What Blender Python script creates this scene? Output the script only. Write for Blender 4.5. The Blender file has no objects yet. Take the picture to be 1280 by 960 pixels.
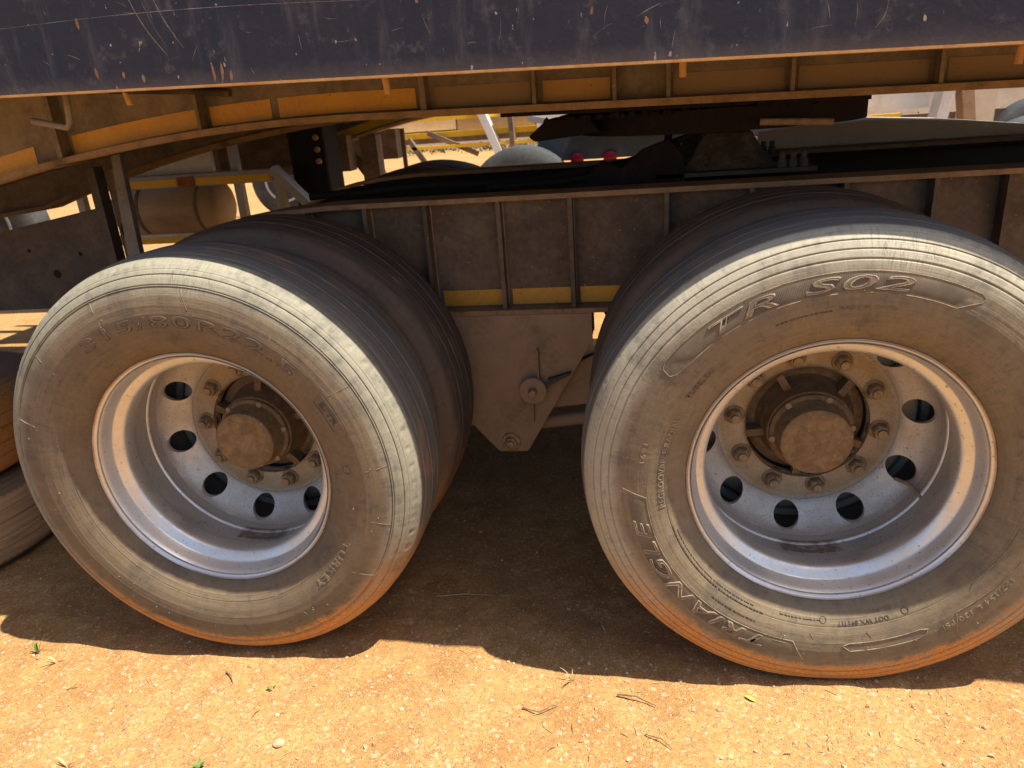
import bpy, bmesh, math, random
import numpy as np
from mathutils import Matrix, Vector

random.seed(7)
rng = np.random.default_rng(7)
S = bpy.context.scene
COL = S.collection
R = math.radians

# ------------------------------------------------------------------ camera
cam_d = bpy.data.cameras.new('camera')
cam = bpy.data.objects.new('camera', cam_d)
COL.objects.link(cam)
cam_d.sensor_fit = 'HORIZONTAL'
cam_d.sensor_width = 36.0
cam_d.lens = 924.0 / 1280.0 * 36.0
cam_d.clip_start = 0.02
cam_d.clip_end = 3000
CR = Vector((0.98598, 0.151134, -0.070717))
CU = Vector((0.011965, 0.358685, 0.933382))
CF = Vector((-0.166431, 0.921143, -0.351848))
cm = Matrix((CR, CU, -CF)).transposed().to_4x4()
cm.translation = Vector((0.99631, -1.42375, 1.25919))
cam.matrix_world = cm
cam_d.dof.use_dof = True
cam_d.dof.focus_distance = 1.75
cam_d.dof.aperture_fstop = 6.5
S.camera = cam

# ------------------------------------------------------------------ sky and sun
SUN = Vector((0.45, -0.039, 1.0)).normalized()       # towards the sun: high, to the right
world = bpy.data.worlds.new('World')
S.world = world
world.use_nodes = True
wn = world.node_tree.nodes
sky = wn.new('ShaderNodeTexSky')
sky.sky_type = 'NISHITA'
sky.sun_disc = False
sky.sun_elevation = math.asin(SUN.z)
sky.sun_rotation = math.atan2(SUN.x, SUN.y)
sky.air_density = 1.0
sky.dust_density = 2.2
bg = wn['Background']
bg.inputs['Strength'].default_value = 0.072
world.node_tree.links.new(sky.outputs['Color'], bg.inputs['Color'])
sd = bpy.data.lights.new('sun', 'SUN')
sd.energy = 4.2
sd.angle = R(0.53)
sd.color = (1.0, 0.935, 0.79)
sun = bpy.data.objects.new('sun', sd)
COL.objects.link(sun)
sun.location = (3, 0, 8)
sun.rotation_euler = SUN.to_track_quat('Z', 'Y').to_euler()

S.view_settings.view_transform = 'Standard'
S.view_settings.look = 'None'
S.view_settings.gamma = 1.0
S.view_settings.use_curve_mapping = False
S.view_settings.exposure = 1.5
S.cycles.max_bounces = 5
S.cycles.diffuse_bounces = 4
S.cycles.glossy_bounces = 2
S.cycles.caustics_reflective = False
S.cycles.caustics_refractive = False

# ------------------------------------------------------------------ node helpers
class NT:
    def __init__(self, name):
        self.m = bpy.data.materials.new(name)
        self.m.use_nodes = True
        self.t = self.m.node_tree
        self.b = self.t.nodes['Principled BSDF']
        self.tc = self.t.nodes.new('ShaderNodeTexCoord')
        self.geo = self.t.nodes.new('ShaderNodeNewGeometry')

    def put(self, sock, v):
        if isinstance(v, bpy.types.NodeSocket):
            self.t.links.new(v, sock)
        elif isinstance(v, (tuple, list)):
            sock.default_value = (*v, 1.0) if (len(v) == 3 and len(sock.default_value) == 4) else v
        else:
            sock.default_value = v

    def math(self, op, a, b=0.0, clamp=False):
        n = self.t.nodes.new('ShaderNodeMath')
        n.operation = op
        n.use_clamp = clamp
        self.put(n.inputs[0], a)
        self.put(n.inputs[1], b)
        return n.outputs[0]

    def pos(self):
        return self.geo.outputs['Position']

    def obj(self):
        return self.tc.outputs['Object']

    def xyz(self, v):
        n = self.t.nodes.new('ShaderNodeSeparateXYZ')
        self.put(n.inputs[0], v)
        return n.outputs

    def scale(self, v, s):
        n = self.t.nodes.new('ShaderNodeVectorMath')
        n.operation = 'MULTIPLY'
        self.put(n.inputs[0], v)
        n.inputs[1].default_value = s
        return n.outputs[0]

    def noise(self, scale, detail=4, rough=0.55, v=None, dist=0.0):
        n = self.t.nodes.new('ShaderNodeTexNoise')
        self.put(n.inputs['Vector'], v if v is not None else self.pos())
        n.inputs['Scale'].default_value = scale
        n.inputs['Detail'].default_value = detail
        n.inputs['Roughness'].default_value = rough
        n.inputs['Distortion'].default_value = dist
        return n.outputs['Fac']

    def voro(self, scale, v=None, feature='F1', rand=1.0):
        n = self.t.nodes.new('ShaderNodeTexVoronoi')
        n.feature = feature
        self.put(n.inputs['Vector'], v if v is not None else self.pos())
        n.inputs['Scale'].default_value = scale
        n.inputs['Randomness'].default_value = rand
        return n.outputs

    def step(self, f, a, b):
        n = self.t.nodes.new('ShaderNodeMapRange')
        n.interpolation_type = 'SMOOTHSTEP'
        self.put(n.inputs['Value'], f)
        n.inputs['From Min'].default_value = a
        n.inputs['From Max'].default_value = b
        return n.outputs[0]

    def mix(self, f, a, b):
        n = self.t.nodes.new('ShaderNodeMix')
        n.data_type = 'RGBA'
        self.put(n.inputs['Factor'], f)
        self.put(n.inputs['A'] if False else n.inputs[6], a)
        self.put(n.inputs[7], b)
        return n.outputs[2]

    def bump(self, h, strength=0.3, dist=0.01, normal=None):
        n = self.t.nodes.new('ShaderNodeBump')
        self.put(n.inputs['Height'], h)
        n.inputs['Strength'].default_value = strength
        n.inputs['Distance'].default_value = dist
        if normal is not None:
            self.put(n.inputs['Normal'], normal)
        return n.outputs[0]

    def out(self, color=None, rough=0.8, metal=0.0, normal=None, spec=0.3):
        if color is not None:
            self.put(self.b.inputs['Base Color'], color)
        self.put(self.b.inputs['Roughness'], rough)
        self.put(self.b.inputs['Metallic'], metal)
        self.put(self.b.inputs['Specular IOR Level'], spec)
        if normal is not None:
            self.put(self.b.inputs['Normal'], normal)
        return self.m


MAT = {}


def dusty(name, base, dust, lo=0.35, hi=0.7, scale=6.0, rough=0.75, metal=0.0, spots=None, bump=0.25, var=0.25):
    n = NT(name)
    f1 = n.noise(scale, 6, 0.62)
    f2 = n.noise(scale * 11, 4, 0.6)
    f = n.math('ADD', n.math('MULTIPLY', f1, 0.7), n.math('MULTIPLY', f2, 0.3))
    c = n.mix(n.step(f, lo, hi), base, dust)
    tone = n.noise(scale * 2.7 + 1.3, 5, 0.65)
    c2 = n.mix(n.math('MULTIPLY', n.step(tone, 0.35, 0.75), var), c, tuple(x * 0.35 for x in base))
    if spots is not None:
        sp = n.noise(95, 2, 0.5)
        c2 = n.mix(n.math('MULTIPLY', n.step(sp, 0.68, 0.74), 0.7), c2, spots)
    h = n.math('ADD', n.math('MULTIPLY', f2, 0.6), n.math('MULTIPLY', n.noise(240, 2, 0.5), 0.4))
    rr = n.math('ADD', n.math('MULTIPLY', f1, 0.25), rough - 0.12)
    MAT[name] = n.out(c2, rr, metal, n.bump(h, bump, 0.003))
    return MAT[name]


# soil, used on several things as dust
SOIL = (0.36, 0.185, 0.075)
PALE = (0.33, 0.25, 0.17)


def mat_ground():
    n = NT('red_dirt')
    p = n.pos()
    big = n.noise(1.1, 5, 0.6)
    mid = n.noise(9, 6, 0.65)
    fine = n.noise(85, 5, 0.7)
    grain = n.noise(420, 2, 0.6)
    c = n.mix(n.step(mid, 0.32, 0.7), (0.270, 0.139, 0.047), (0.37, 0.210, 0.076))
    c = n.mix(n.math('MULTIPLY', n.step(big, 0.45, 0.7), 0.55), c, (0.40, 0.245, 0.098))
    c = n.mix(n.math('MULTIPLY', n.step(fine, 0.45, 0.62), 0.5), c, (0.20, 0.095, 0.045))
    c = n.mix(n.math('MULTIPLY', n.step(fine, 0.60, 0.75), 0.28), c, (0.46, 0.30, 0.15))
    # coarse sand grains, every cell its own tone
    v = n.voro(330)
    cell = n.xyz(v['Color'])
    c = n.mix(n.math('MULTIPLY', n.step(cell[0], 0.93, 0.96), 0.5), c, (0.54, 0.40, 0.27))
    c = n.mix(n.math('MULTIPLY', n.step(cell[1], 0.88, 0.91), 0.6), c, (0.13, 0.08, 0.055))
    v2 = n.voro(120)
    cell2 = n.xyz(v2['Color'])
    c = n.mix(n.math('MULTIPLY', n.step(cell2[0], 0.95, 0.97), 0.4), c, (0.50, 0.37, 0.26))
    h = n.math('ADD', n.math('MULTIPLY', fine, 0.6), n.math('MULTIPLY', grain, 0.35))
    h = n.math('ADD', h, n.math('MULTIPLY', v['Distance'], -0.3))
    return n.out(c, 0.95, 0.0, n.bump(h, 0.75, 0.006), 0.15)


MAT['ground'] = mat_ground()


def mat_tyre(name, kind):
    """dusty worn rubber; object space: wheel centre at origin, axle along y"""
    n = NT(name)
    o = n.obj()
    x, y, z = n.xyz(o)
    r = n.math('SQRT', n.math('ADD', n.math('MULTIPLY', x, x), n.math('MULTIPLY', z, z)))
    n1 = n.noise(7, 6, 0.62, o)
    n2 = n.noise(38, 5, 0.62, o)
    n3 = n.noise(190, 3, 0.6, o)
    rub = n.mix(n.step(n2, 0.3, 0.7), (0.032, 0.033, 0.036), (0.058, 0.056, 0.055))
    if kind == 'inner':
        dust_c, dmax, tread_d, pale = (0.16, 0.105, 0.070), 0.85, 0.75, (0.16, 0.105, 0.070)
    elif kind == 'left':
        dust_c, dmax, tread_d, pale = (0.185, 0.134, 0.082), 0.92, 0.45, (0.275, 0.252, 0.190)
    elif kind == 'spare':
        dust_c, dmax, tread_d, pale = (0.30, 0.19, 0.11), 0.8, 0.8, (0.30, 0.19, 0.11)  # dust tinted orange for the bounce light on the stacked tyres
    else:
        dust_c, dmax, tread_d, pale = (0.225, 0.172, 0.110), 0.95, 0.40, (0.40, 0.365, 0.28)
    # sidewall dust, thinner in rubbed blotches
    f = n.math('ADD', n.math('MULTIPLY', n1, 0.55), n.math('MULTIPLY', n2, 0.45))
    ang = n.math('ARCTAN2', z, x)
    cv = n.t.nodes.new('ShaderNodeCombineXYZ')
    n.put(cv.inputs[0], n.math('MULTIPLY', ang, 2.2))
    n.put(cv.inputs[1], n.math('MULTIPLY', r, 120.0))
    conc = n.noise(1.0, 3, 0.6, cv.outputs[0])
    cv2 = n.t.nodes.new('ShaderNodeCombineXYZ')
    n.put(cv2.inputs[0], n.math('MULTIPLY', ang, 46.0))
    n.put(cv2.inputs[1], n.math('MULTIPLY', r, 9.0))
    radl = n.noise(1.0, 5, 0.7, cv2.outputs[0], 0.6)
    rubbed = n.step(n.math('ADD', n.math('MULTIPLY', f, 0.75), n.math('MULTIPLY', n.math('ADD', conc, radl), 0.125)), 0.40, 0.53)
    dust = n.math('ADD', n.math('MULTIPLY', rubbed, dmax * 0.52), dmax * 0.44)
    crack = n.math('ABSOLUTE', n.math('SUBTRACT', radl, 0.5))
    crack = n.math('MULTIPLY', n.math('SUBTRACT', 1.0, n.step(crack, 0.004, 0.018)), n.step(n1, 0.5, 0.62))
    dust = n.math('MULTIPLY', dust, n.math('SUBTRACT', 1.0, n.math('MULTIPLY', crack, 0.45)))
    dust2 = n.mix(n.step(n2, 0.35, 0.7), dust_c, tuple(v * 0.72 for v in dust_c))
    # scuffed shoulder: chalkier dust, paled further to stand in for its sunlit band
    sh = n.step(n.math('ADD', r, n.math('MULTIPLY', n.math('SUBTRACT', n1, 0.5), 0.03)), 0.428, 0.468)
    dust2 = n.mix(sh, dust2, n.mix(n.step(n2, 0.35, 0.7), pale, tuple(v * 0.8 for v in pale)))
    wall = n.mix(dust, rub, dust2)
    # running surface: scrubbed, cleaner, fine circumferential streaks and clay patches
    tb, td = ((0.074, 0.057, 0.045), (0.155, 0.112, 0.080)) if kind == 'inner' else ((0.36, 0.235, 0.13), (0.50, 0.33, 0.185)) if kind == 'spare' else ((0.095, 0.088, 0.080), (0.20, 0.165, 0.13))  # spare: warm bounce light is put into the tan tread
    st = n.noise(14, 4, 0.6, n.scale(o, (0.5, 5.0, 0.5)))
    tr = n.mix(n.math('MULTIPLY', n.step(st, 0.35, 0.68), tread_d), tb, td)
    pn = n.noise(5.5, 6, 0.68, n.scale(o, (1.0, 2.4, 1.0)))
    tr = n.mix(n.math('MULTIPLY', n.step(pn, *((0.54, 0.61) if kind == 'left' else (0.57, 0.65))), 0.6), tr, (0.24, 0.135, 0.085))
    c = n.mix(n.step(r, *((0.5075, 0.5110) if kind == 'left' else (0.5125, 0.5160))), wall, tr)
    # orange earth caked where the tyre has rolled through it
    low = n.math('ADD', z, n.math('MULTIPLY', n.math('SUBTRACT', n1, 0.5), 0.16))
    m1 = n.math('SUBTRACT', 1.0, n.step(low, -0.41, -0.12))
    edge = n.math('ADD', r, n.math('MULTIPLY', n.math('SUBTRACT', n2, 0.5), 0.045))
    m2 = n.step(edge, 0.432, 0.456)
    cake = n.math('MULTIPLY', m1, m2)
    cake = n.math('MULTIPLY', cake, n.math('ADD', 0.6, n.math('MULTIPLY', n.step(n2, 0.3, 0.55), 0.38)))
    c = n.mix(cake, c, n.mix(n.step(n3, 0.35, 0.65), (0.42, 0.165, 0.036), (0.54, 0.25, 0.066)))
    h = n.math('ADD', n.math('MULTIPLY', n2, 0.35), n.math('MULTIPLY', n3, 0.35))
    h = n.math('ADD', h, n.math('MULTIPLY', st, 0.35))
    h = n.math('ADD', h, n.math('SUBTRACT', n.math('MULTIPLY', conc, 0.9), n.math('MULTIPLY', crack, 0.3)))
    rough = n.math('SUBTRACT', 0.82, n.math('MULTIPLY', n1, 0.2))
    return n.out(c, rough, 0.0, n.bump(h, 0.40, 0.003), 0.3)


for k in ('left', 'right', 'inner', 'spare'):
    MAT['tyre_' + k] = mat_tyre('tyre_rubber_' + k, k)


def mat_panel():
    n = NT('ribbed_rubber_panel')
    o = n.obj()
    x, y, z = n.xyz(o)
    ang = n.math('ARCTAN2', z, x)
    rib = n.math('SINE', n.math('MULTIPLY', ang, 900.0))
    n1 = n.noise(12, 6, 0.6, o)
    c = n.mix(n.step(n1, 0.3, 0.7), (0.085, 0.070, 0.052), (0.165, 0.130, 0.092))
    return n.out(c, 0.8, 0.0, n.bump(rib, 0.25, 0.0006), 0.25)


MAT['panel'] = mat_panel()
dusty('letter_rubber', (0.10, 0.08, 0.06), (0.23, 0.175, 0.12), 0.4, 0.62, 35, 0.75, var=0.2)
dusty('letter_edge', (0.13, 0.105, 0.075), (0.30, 0.24, 0.17), 0.4, 0.62, 35, 0.7, var=0.1)
dusty('letter_wall', (0.13, 0.095, 0.065), (0.20, 0.145, 0.10), 0.35, 0.6, 25, 0.8, var=0.2)
dusty('letter_dark', (0.05, 0.045, 0.04), (0.15, 0.11, 0.08), 0.4, 0.7, 30, 0.75, var=0.1)


def mat_rim():
    n = NT('silver_wheel_paint')
    o = n.obj()
    x, y, z = n.xyz(o)
    r = n.math('SQRT', n.math('ADD', n.math('MULTIPLY', x, x), n.math('MULTIPLY', z, z)))
    n1 = n.noise(8, 6, 0.6, o)
    n2 = n.noise(60, 5, 0.65, o)
    sp = n.noise(130, 3, 0.55, o)
    c = n.mix(n.step(n1, 0.3, 0.7), (0.72, 0.715, 0.70), (0.80, 0.795, 0.78))
    # film of dust over the disc
    d = n.math('MULTIPLY', n.step(n.math('ADD', n1, n.math('MULTIPLY', n2, 0.4)), 0.45, 0.95), 0.55)
    disc = n.math('ADD', n.math('MULTIPLY', n.step(y, 0.07, 0.125), 0.26), 0.02)
    inner = n.math('SUBTRACT', 1.0, n.step(r, 0.195, 0.213))
    d = n.math('ADD', n.math('MULTIPLY', d, 0.6), n.math('ADD', disc, n.math('MULTIPLY', inner, 0.4)), True)
    c = n.mix(d, c, (0.43, 0.285, 0.125))
    # dark mud splash flecks
    c = n.mix(n.math('MULTIPLY', n.step(sp, 0.64, 0.70), 0.55), c, (0.10, 0.055, 0.03))
    sp2 = n.noise(330, 2, 0.5, o)
    c = n.mix(n.math('MULTIPLY', n.math('MULTIPLY', n.step(sp2, 0.60, 0.68), n.step(y, 0.05, 0.12)), 0.45), c, (0.12, 0.07, 0.04))
    # rust at the lip edge
    lip = n.math('MULTIPLY', n.step(r, 0.2935, 0.2965), n.math('ADD', 0.45, n.math('MULTIPLY', n.step(n1, 0.36, 0.6), 0.5)))
    c = n.mix(n.math('MULTIPLY', lip, 0.8), c, (0.20, 0.09, 0.035))
    # dried puddle stain lying in the bottom of the barrel next to the disc
    ang = n.math('ARCTAN2', x, n.math('MULTIPLY', z, -1.0))
    aa = n.math('ABSOLUTE', n.math('ADD', n.math('SUBTRACT', ang, 0.02), n.math('MULTIPLY', n.math('SUBTRACT', n1, 0.5), 0.25)))
    pud = n.math('MULTIPLY', n.math('SUBTRACT', 1.0, n.step(aa, 0.20, 0.26)), n.step(n.math('ADD', y, n.math('MULTIPLY', n2, 0.012)), 0.030, 0.036))
    pud = n.math('MULTIPLY', n.math('MULTIPLY', pud, n.step(r, 0.2655, 0.270)), n.math('SUBTRACT', 1.0, n.step(n.math('ADD', y, n.math('MULTIPLY', n2, 0.02)), 0.090, 0.100)))
    c = n.mix(n.math('MULTIPLY', pud, n.math('ADD', 0.35, n.math('MULTIPLY', n.step(n2, 0.35, 0.6), 0.4))), c, (0.20, 0.10, 0.055))
    rough = n.math('ADD', 0.36, n.math('MULTIPLY', d, 0.4))
    h = n.math('ADD', n2, n.math('MULTIPLY', sp, 0.4))
    return n.out(c, rough, n.math('SUBTRACT', 0.88, n.math('MULTIPLY', d, 0.75)), n.bump(h, 0.12, 0.002), 0.5)


MAT['rim'] = mat_rim()
dusty('hub_dust', (0.17, 0.105, 0.053), (0.29, 0.185, 0.095), 0.35, 0.65, 45, 0.85, spots=(0.36, 0.26, 0.17), var=0.3)
dusty('nut_steel', (0.22, 0.15, 0.09), (0.44, 0.31, 0.18), 0.33, 0.6, 60, 0.6, metal=0.25, var=0.2)
dusty('nut_shade_ring', (0.05, 0.035, 0.025), (0.14, 0.09, 0.055), 0.4, 0.7, 40, 0.8, var=0.2)  # dark ring drawn round each nut to stand for its shadow
dusty('hub_dark', (0.02, 0.015, 0.012), (0.10, 0.06, 0.035), 0.4, 0.75, 20, 0.9, var=0.2)
dusty('shaded_pedestal_grime', (0.035, 0.025, 0.019), (0.12, 0.085, 0.058), 0.40, 0.66, 9, 0.85, var=0.4)  # grimy steel, its colour darkened for the shade round the coupling
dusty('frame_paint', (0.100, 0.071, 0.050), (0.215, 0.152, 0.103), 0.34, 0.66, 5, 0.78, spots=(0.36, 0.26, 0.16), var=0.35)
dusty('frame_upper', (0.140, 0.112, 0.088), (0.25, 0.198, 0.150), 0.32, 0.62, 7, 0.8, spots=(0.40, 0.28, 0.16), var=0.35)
dusty('hanger_dust', (0.19, 0.130, 0.083), (0.36, 0.240, 0.148), 0.28, 0.55, 6, 0.88, var=0.15)
dusty('flange_edge', (0.19, 0.115, 0.065), (0.34, 0.215, 0.12), 0.3, 0.6, 16, 0.75, var=0.25)
dusty('grease', (0.010, 0.006, 0.006), (0.034, 0.018, 0.016), 0.45, 0.75, 12, 0.85, var=0.2)
dusty('black_and_shade', (0.006, 0.006, 0.007), (0.014, 0.012, 0.011), 0.4, 0.75, 6, 0.8, var=0.2)  # black parts, and frame steel with its shade put into the colour
dusty('rust', (0.16, 0.06, 0.022), (0.36, 0.16, 0.05), 0.35, 0.6, 40, 0.9, var=0.3)
dusty('scratch', (0.07, 0.068, 0.075), (0.26, 0.235, 0.21), 0.35, 0.6, 30, 0.7, var=0.3)
dusty('rust_chip', (0.14, 0.07, 0.04), (0.30, 0.17, 0.10), 0.35, 0.6, 60, 0.9, var=0.3)
dusty('lip', (0.40, 0.19, 0.07), (0.55, 0.32, 0.13), 0.3, 0.6, 25, 0.8, var=0.2)  # rusty lip and pins, with orange ground bounce put into the colour
dusty('pale_panel', (0.62, 0.54, 0.46), (0.52, 0.43, 0.34), 0.4, 0.7, 4, 0.6, var=0.1)
dusty('grey_metal', (0.42, 0.43, 0.45), (0.33, 0.29, 0.25), 0.4, 0.7, 6, 0.55, var=0.15)
dusty('white_paint', (0.66, 0.65, 0.63), (0.50, 0.42, 0.33), 0.45, 0.75, 3, 0.55, var=0.1)
dusty('dark_plate', (0.060, 0.052, 0.047), (0.12, 0.09, 0.07), 0.4, 0.7, 7, 0.7, spots=(0.02, 0.016, 0.013), var=0.3)
dusty('blue_frame', (0.035, 0.060, 0.10), (0.10, 0.10, 0.11), 0.4, 0.75, 5, 0.6, var=0.2)
dusty('leg_grey', (0.20, 0.19, 0.18), (0.14, 0.115, 0.09), 0.4, 0.7, 8, 0.6, var=0.2)
dusty('beige_tank', (0.42, 0.31, 0.21), (0.34, 0.24, 0.15), 0.4, 0.7, 4, 0.5, var=0.15)
dusty('yellow_paint', (0.78, 0.47, 0.02), (0.62, 0.37, 0.05), 0.45, 0.75, 9, 0.5, var=0.15)
dusty('old_rubber', (0.030, 0.033, 0.037), (0.080, 0.077, 0.072), 0.4, 0.7, 5, 0.75, var=0.2)
dusty('red_lens', (0.26, 0.012, 0.03), (0.18, 0.03, 0.035), 0.5, 0.8, 9, 0.3, var=0.1)
dusty('plaster', (0.58, 0.52, 0.42), (0.50, 0.42, 0.31), 0.4, 0.7, 1.2, 0.9, var=0.12)
dusty('scrub_green', (0.04, 0.06, 0.025), (0.09, 0.10, 0.05), 0.4, 0.7, 2, 0.8, var=0.3)
dusty('leaf_green', (0.07, 0.15, 0.03), (0.16, 0.20, 0.06), 0.4, 0.7, 40, 0.6, var=0.1)
dusty('straw', (0.34, 0.25, 0.12), (0.46, 0.36, 0.20), 0.4, 0.7, 40, 0.8, var=0.2)
dusty('twig_wood', (0.12, 0.07, 0.04), (0.26, 0.17, 0.10), 0.4, 0.7, 60, 0.9, var=0.3)
dusty('leaf_yellow', (0.55, 0.38, 0.06), (0.45, 0.26, 0.06), 0.4, 0.7, 50, 0.6, var=0.1)


def mat_tape(name, faded):
    n = NT(name)
    n1 = n.noise(9, 6, 0.6)
    n2 = n.noise(70, 4, 0.6)
    f = n.math('ADD', n.math('MULTIPLY', n1, 0.6), n.math('MULTIPLY', n2, 0.4))
    c = n.mix(n.step(f, 0.38, 0.66), (0.68, 0.33, 0.025), (0.52, 0.26, 0.05))
    c = n.mix(faded, c, (0.205, 0.138, 0.080))
    c = n.mix(n.math('MULTIPLY', n.step(n.noise(110, 3, 0.5), 0.66, 0.72), 0.8), c, (0.08, 0.04, 0.02))
    return n.out(c, 0.45, 0.0, n.bump(n2, 0.15, 0.001), 0.4)


MAT['tape'] = mat_tape('amber_reflective_tape', 0.12)
MAT['tape_mid'] = mat_tape('weathered_reflective_tape', 0.12)
MAT['tape_dull'] = mat_tape('dull_reflective_tape', 0.60)
MAT['tape_buried'] = mat_tape('dust_covered_tape', 0.94)


def mat_bin():
    n = NT('scratched_navy_paint')
    p = n.pos()
    n1 = n.noise(3.0, 6, 0.62)
    vs = n.noise(22, 6, 0.68, n.scale(p, (1.0, 1.0, 0.16)))
    n2 = n.noise(26, 6, 0.7)
    c = n.mix(n.step(n1, 0.3, 0.72), (0.015, 0.021, 0.040), (0.027, 0.025, 0.041))
    c = n.mix(n.math('MULTIPLY', n.step(vs, 0.50, 0.72), 0.5), c, (0.095, 0.092, 0.105))
    c = n.mix(n.math('MULTIPLY', n.step(n2, 0.54, 0.70), 0.42), c, (0.13, 0.118, 0.12))
    # chips: white filler and rust
    ch = n.noise(75, 3, 0.55, n.scale(p, (1.0, 1.0, 0.55)))
    c = n.mix(n.math('MULTIPLY', n.step(ch, 0.70, 0.735), 0.8), c, (0.42, 0.38, 0.34))
    ru = n.noise(33, 4, 0.6, n.scale(p, (1.0, 1.0, 0.6)))
    c = n.mix(n.math('MULTIPLY', n.step(ru, 0.73, 0.76), 0.6), c, (0.26, 0.13, 0.07))
    # dust clinging along the bottom edge
    z = n.xyz(p)
    edge = n.math('ADD', n.math('SUBTRACT', z[2], n.math('MULTIPLY', z[0], -0.0262)), n.math('MULTIPLY', n.math('SUBTRACT', n2, 0.5), 0.06))
    c = n.mix(n.math('MULTIPLY', n.math('SUBTRACT', 1.0, n.step(edge, 1.338, 1.375)), 0.28), c, (0.16, 0.13, 0.11))
    h = n.math('ADD', n.math('MULTIPLY', n2, 0.4), n.math('MULTIPLY', n.noise(5, 3), 1.0))
    return n.out(c, n.math('ADD', 0.5, n.math('MULTIPLY', n2, 0.3)), 0.0, n.bump(h, 0.25, 0.008), 0.3)


MAT['bin'] = mat_bin()


def mat_stone():
    n = NT('gravel_stone')
    oi = n.t.nodes.new('ShaderNodeObjectInfo')
    n1 = n.noise(26, 4, 0.6)
    n2 = n.noise(110, 3, 0.6)
    c = n.mix(n.step(n1, 0.3, 0.7), (0.29, 0.175, 0.085), (0.43, 0.31, 0.20))
    v = n.xyz(n.voro(70)['Color'])
    c = n.mix(n.math('MULTIPLY', n.step(v[0], 0.72, 0.8), 0.5), c, (0.52, 0.43, 0.34))
    c = n.mix(n.math('MULTIPLY', n.step(v[1], 0.75, 0.85), 0.6), c, (0.20, 0.10, 0.055))
    return n.out(c, 0.9, 0.0, n.bump(n2, 0.3, 0.002), 0.2)


MAT['stone'] = mat_stone()

# ------------------------------------------------------------------ mesh helpers
def link(name, me, mat, parent=None, smooth=False):
    o = bpy.data.objects.new(name, me)
    if mat is not None and not me.materials:
        me.materials.append(MAT[mat] if isinstance(mat, str) else mat)
    COL.objects.link(o)
    if parent is not None:
        o.parent = parent
    if smooth:
        me.polygons.foreach_set('use_smooth', [True] * len(me.polygons))
    return o


def pyd(name, v, f):
    me = bpy.data.meshes.new(name)
    me.from_pydata([tuple(p) for p in v], [], f)
    me.update()
    return me


def quadmesh(name, V, Q):
    """fast mesh of quads from numpy arrays"""
    me = bpy.data.meshes.new(name)
    me.vertices.add(len(V))
    me.vertices.foreach_set('co', np.asarray(V, np.float32).ravel())
    nq = len(Q)
    me.loops.add(nq * 4)
    me.loops.foreach_set('vertex_index', np.asarray(Q, np.int32).ravel())
    me.polygons.add(nq)
    me.polygons.foreach_set('loop_start', np.arange(0, nq * 4, 4, dtype=np.int32))
    me.polygons.foreach_set('loop_total', np.full(nq, 4, np.int32))
    me.update()
    me.validate()
    return me


def empty(name, loc=(0, 0, 0), parent=None):
    o = bpy.data.objects.new(name, None)
    o.empty_display_size = 0.2
    COL.objects.link(o)
    o.location = loc
    if parent is not None:
        o.parent = parent
    return o


def tag(o, label=None, cat=None, group=None, kind=None):
    for k, v in (('label', label), ('category', cat), ('group', group), ('kind', kind)):
        if v:
            o[k] = v
    return o


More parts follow.
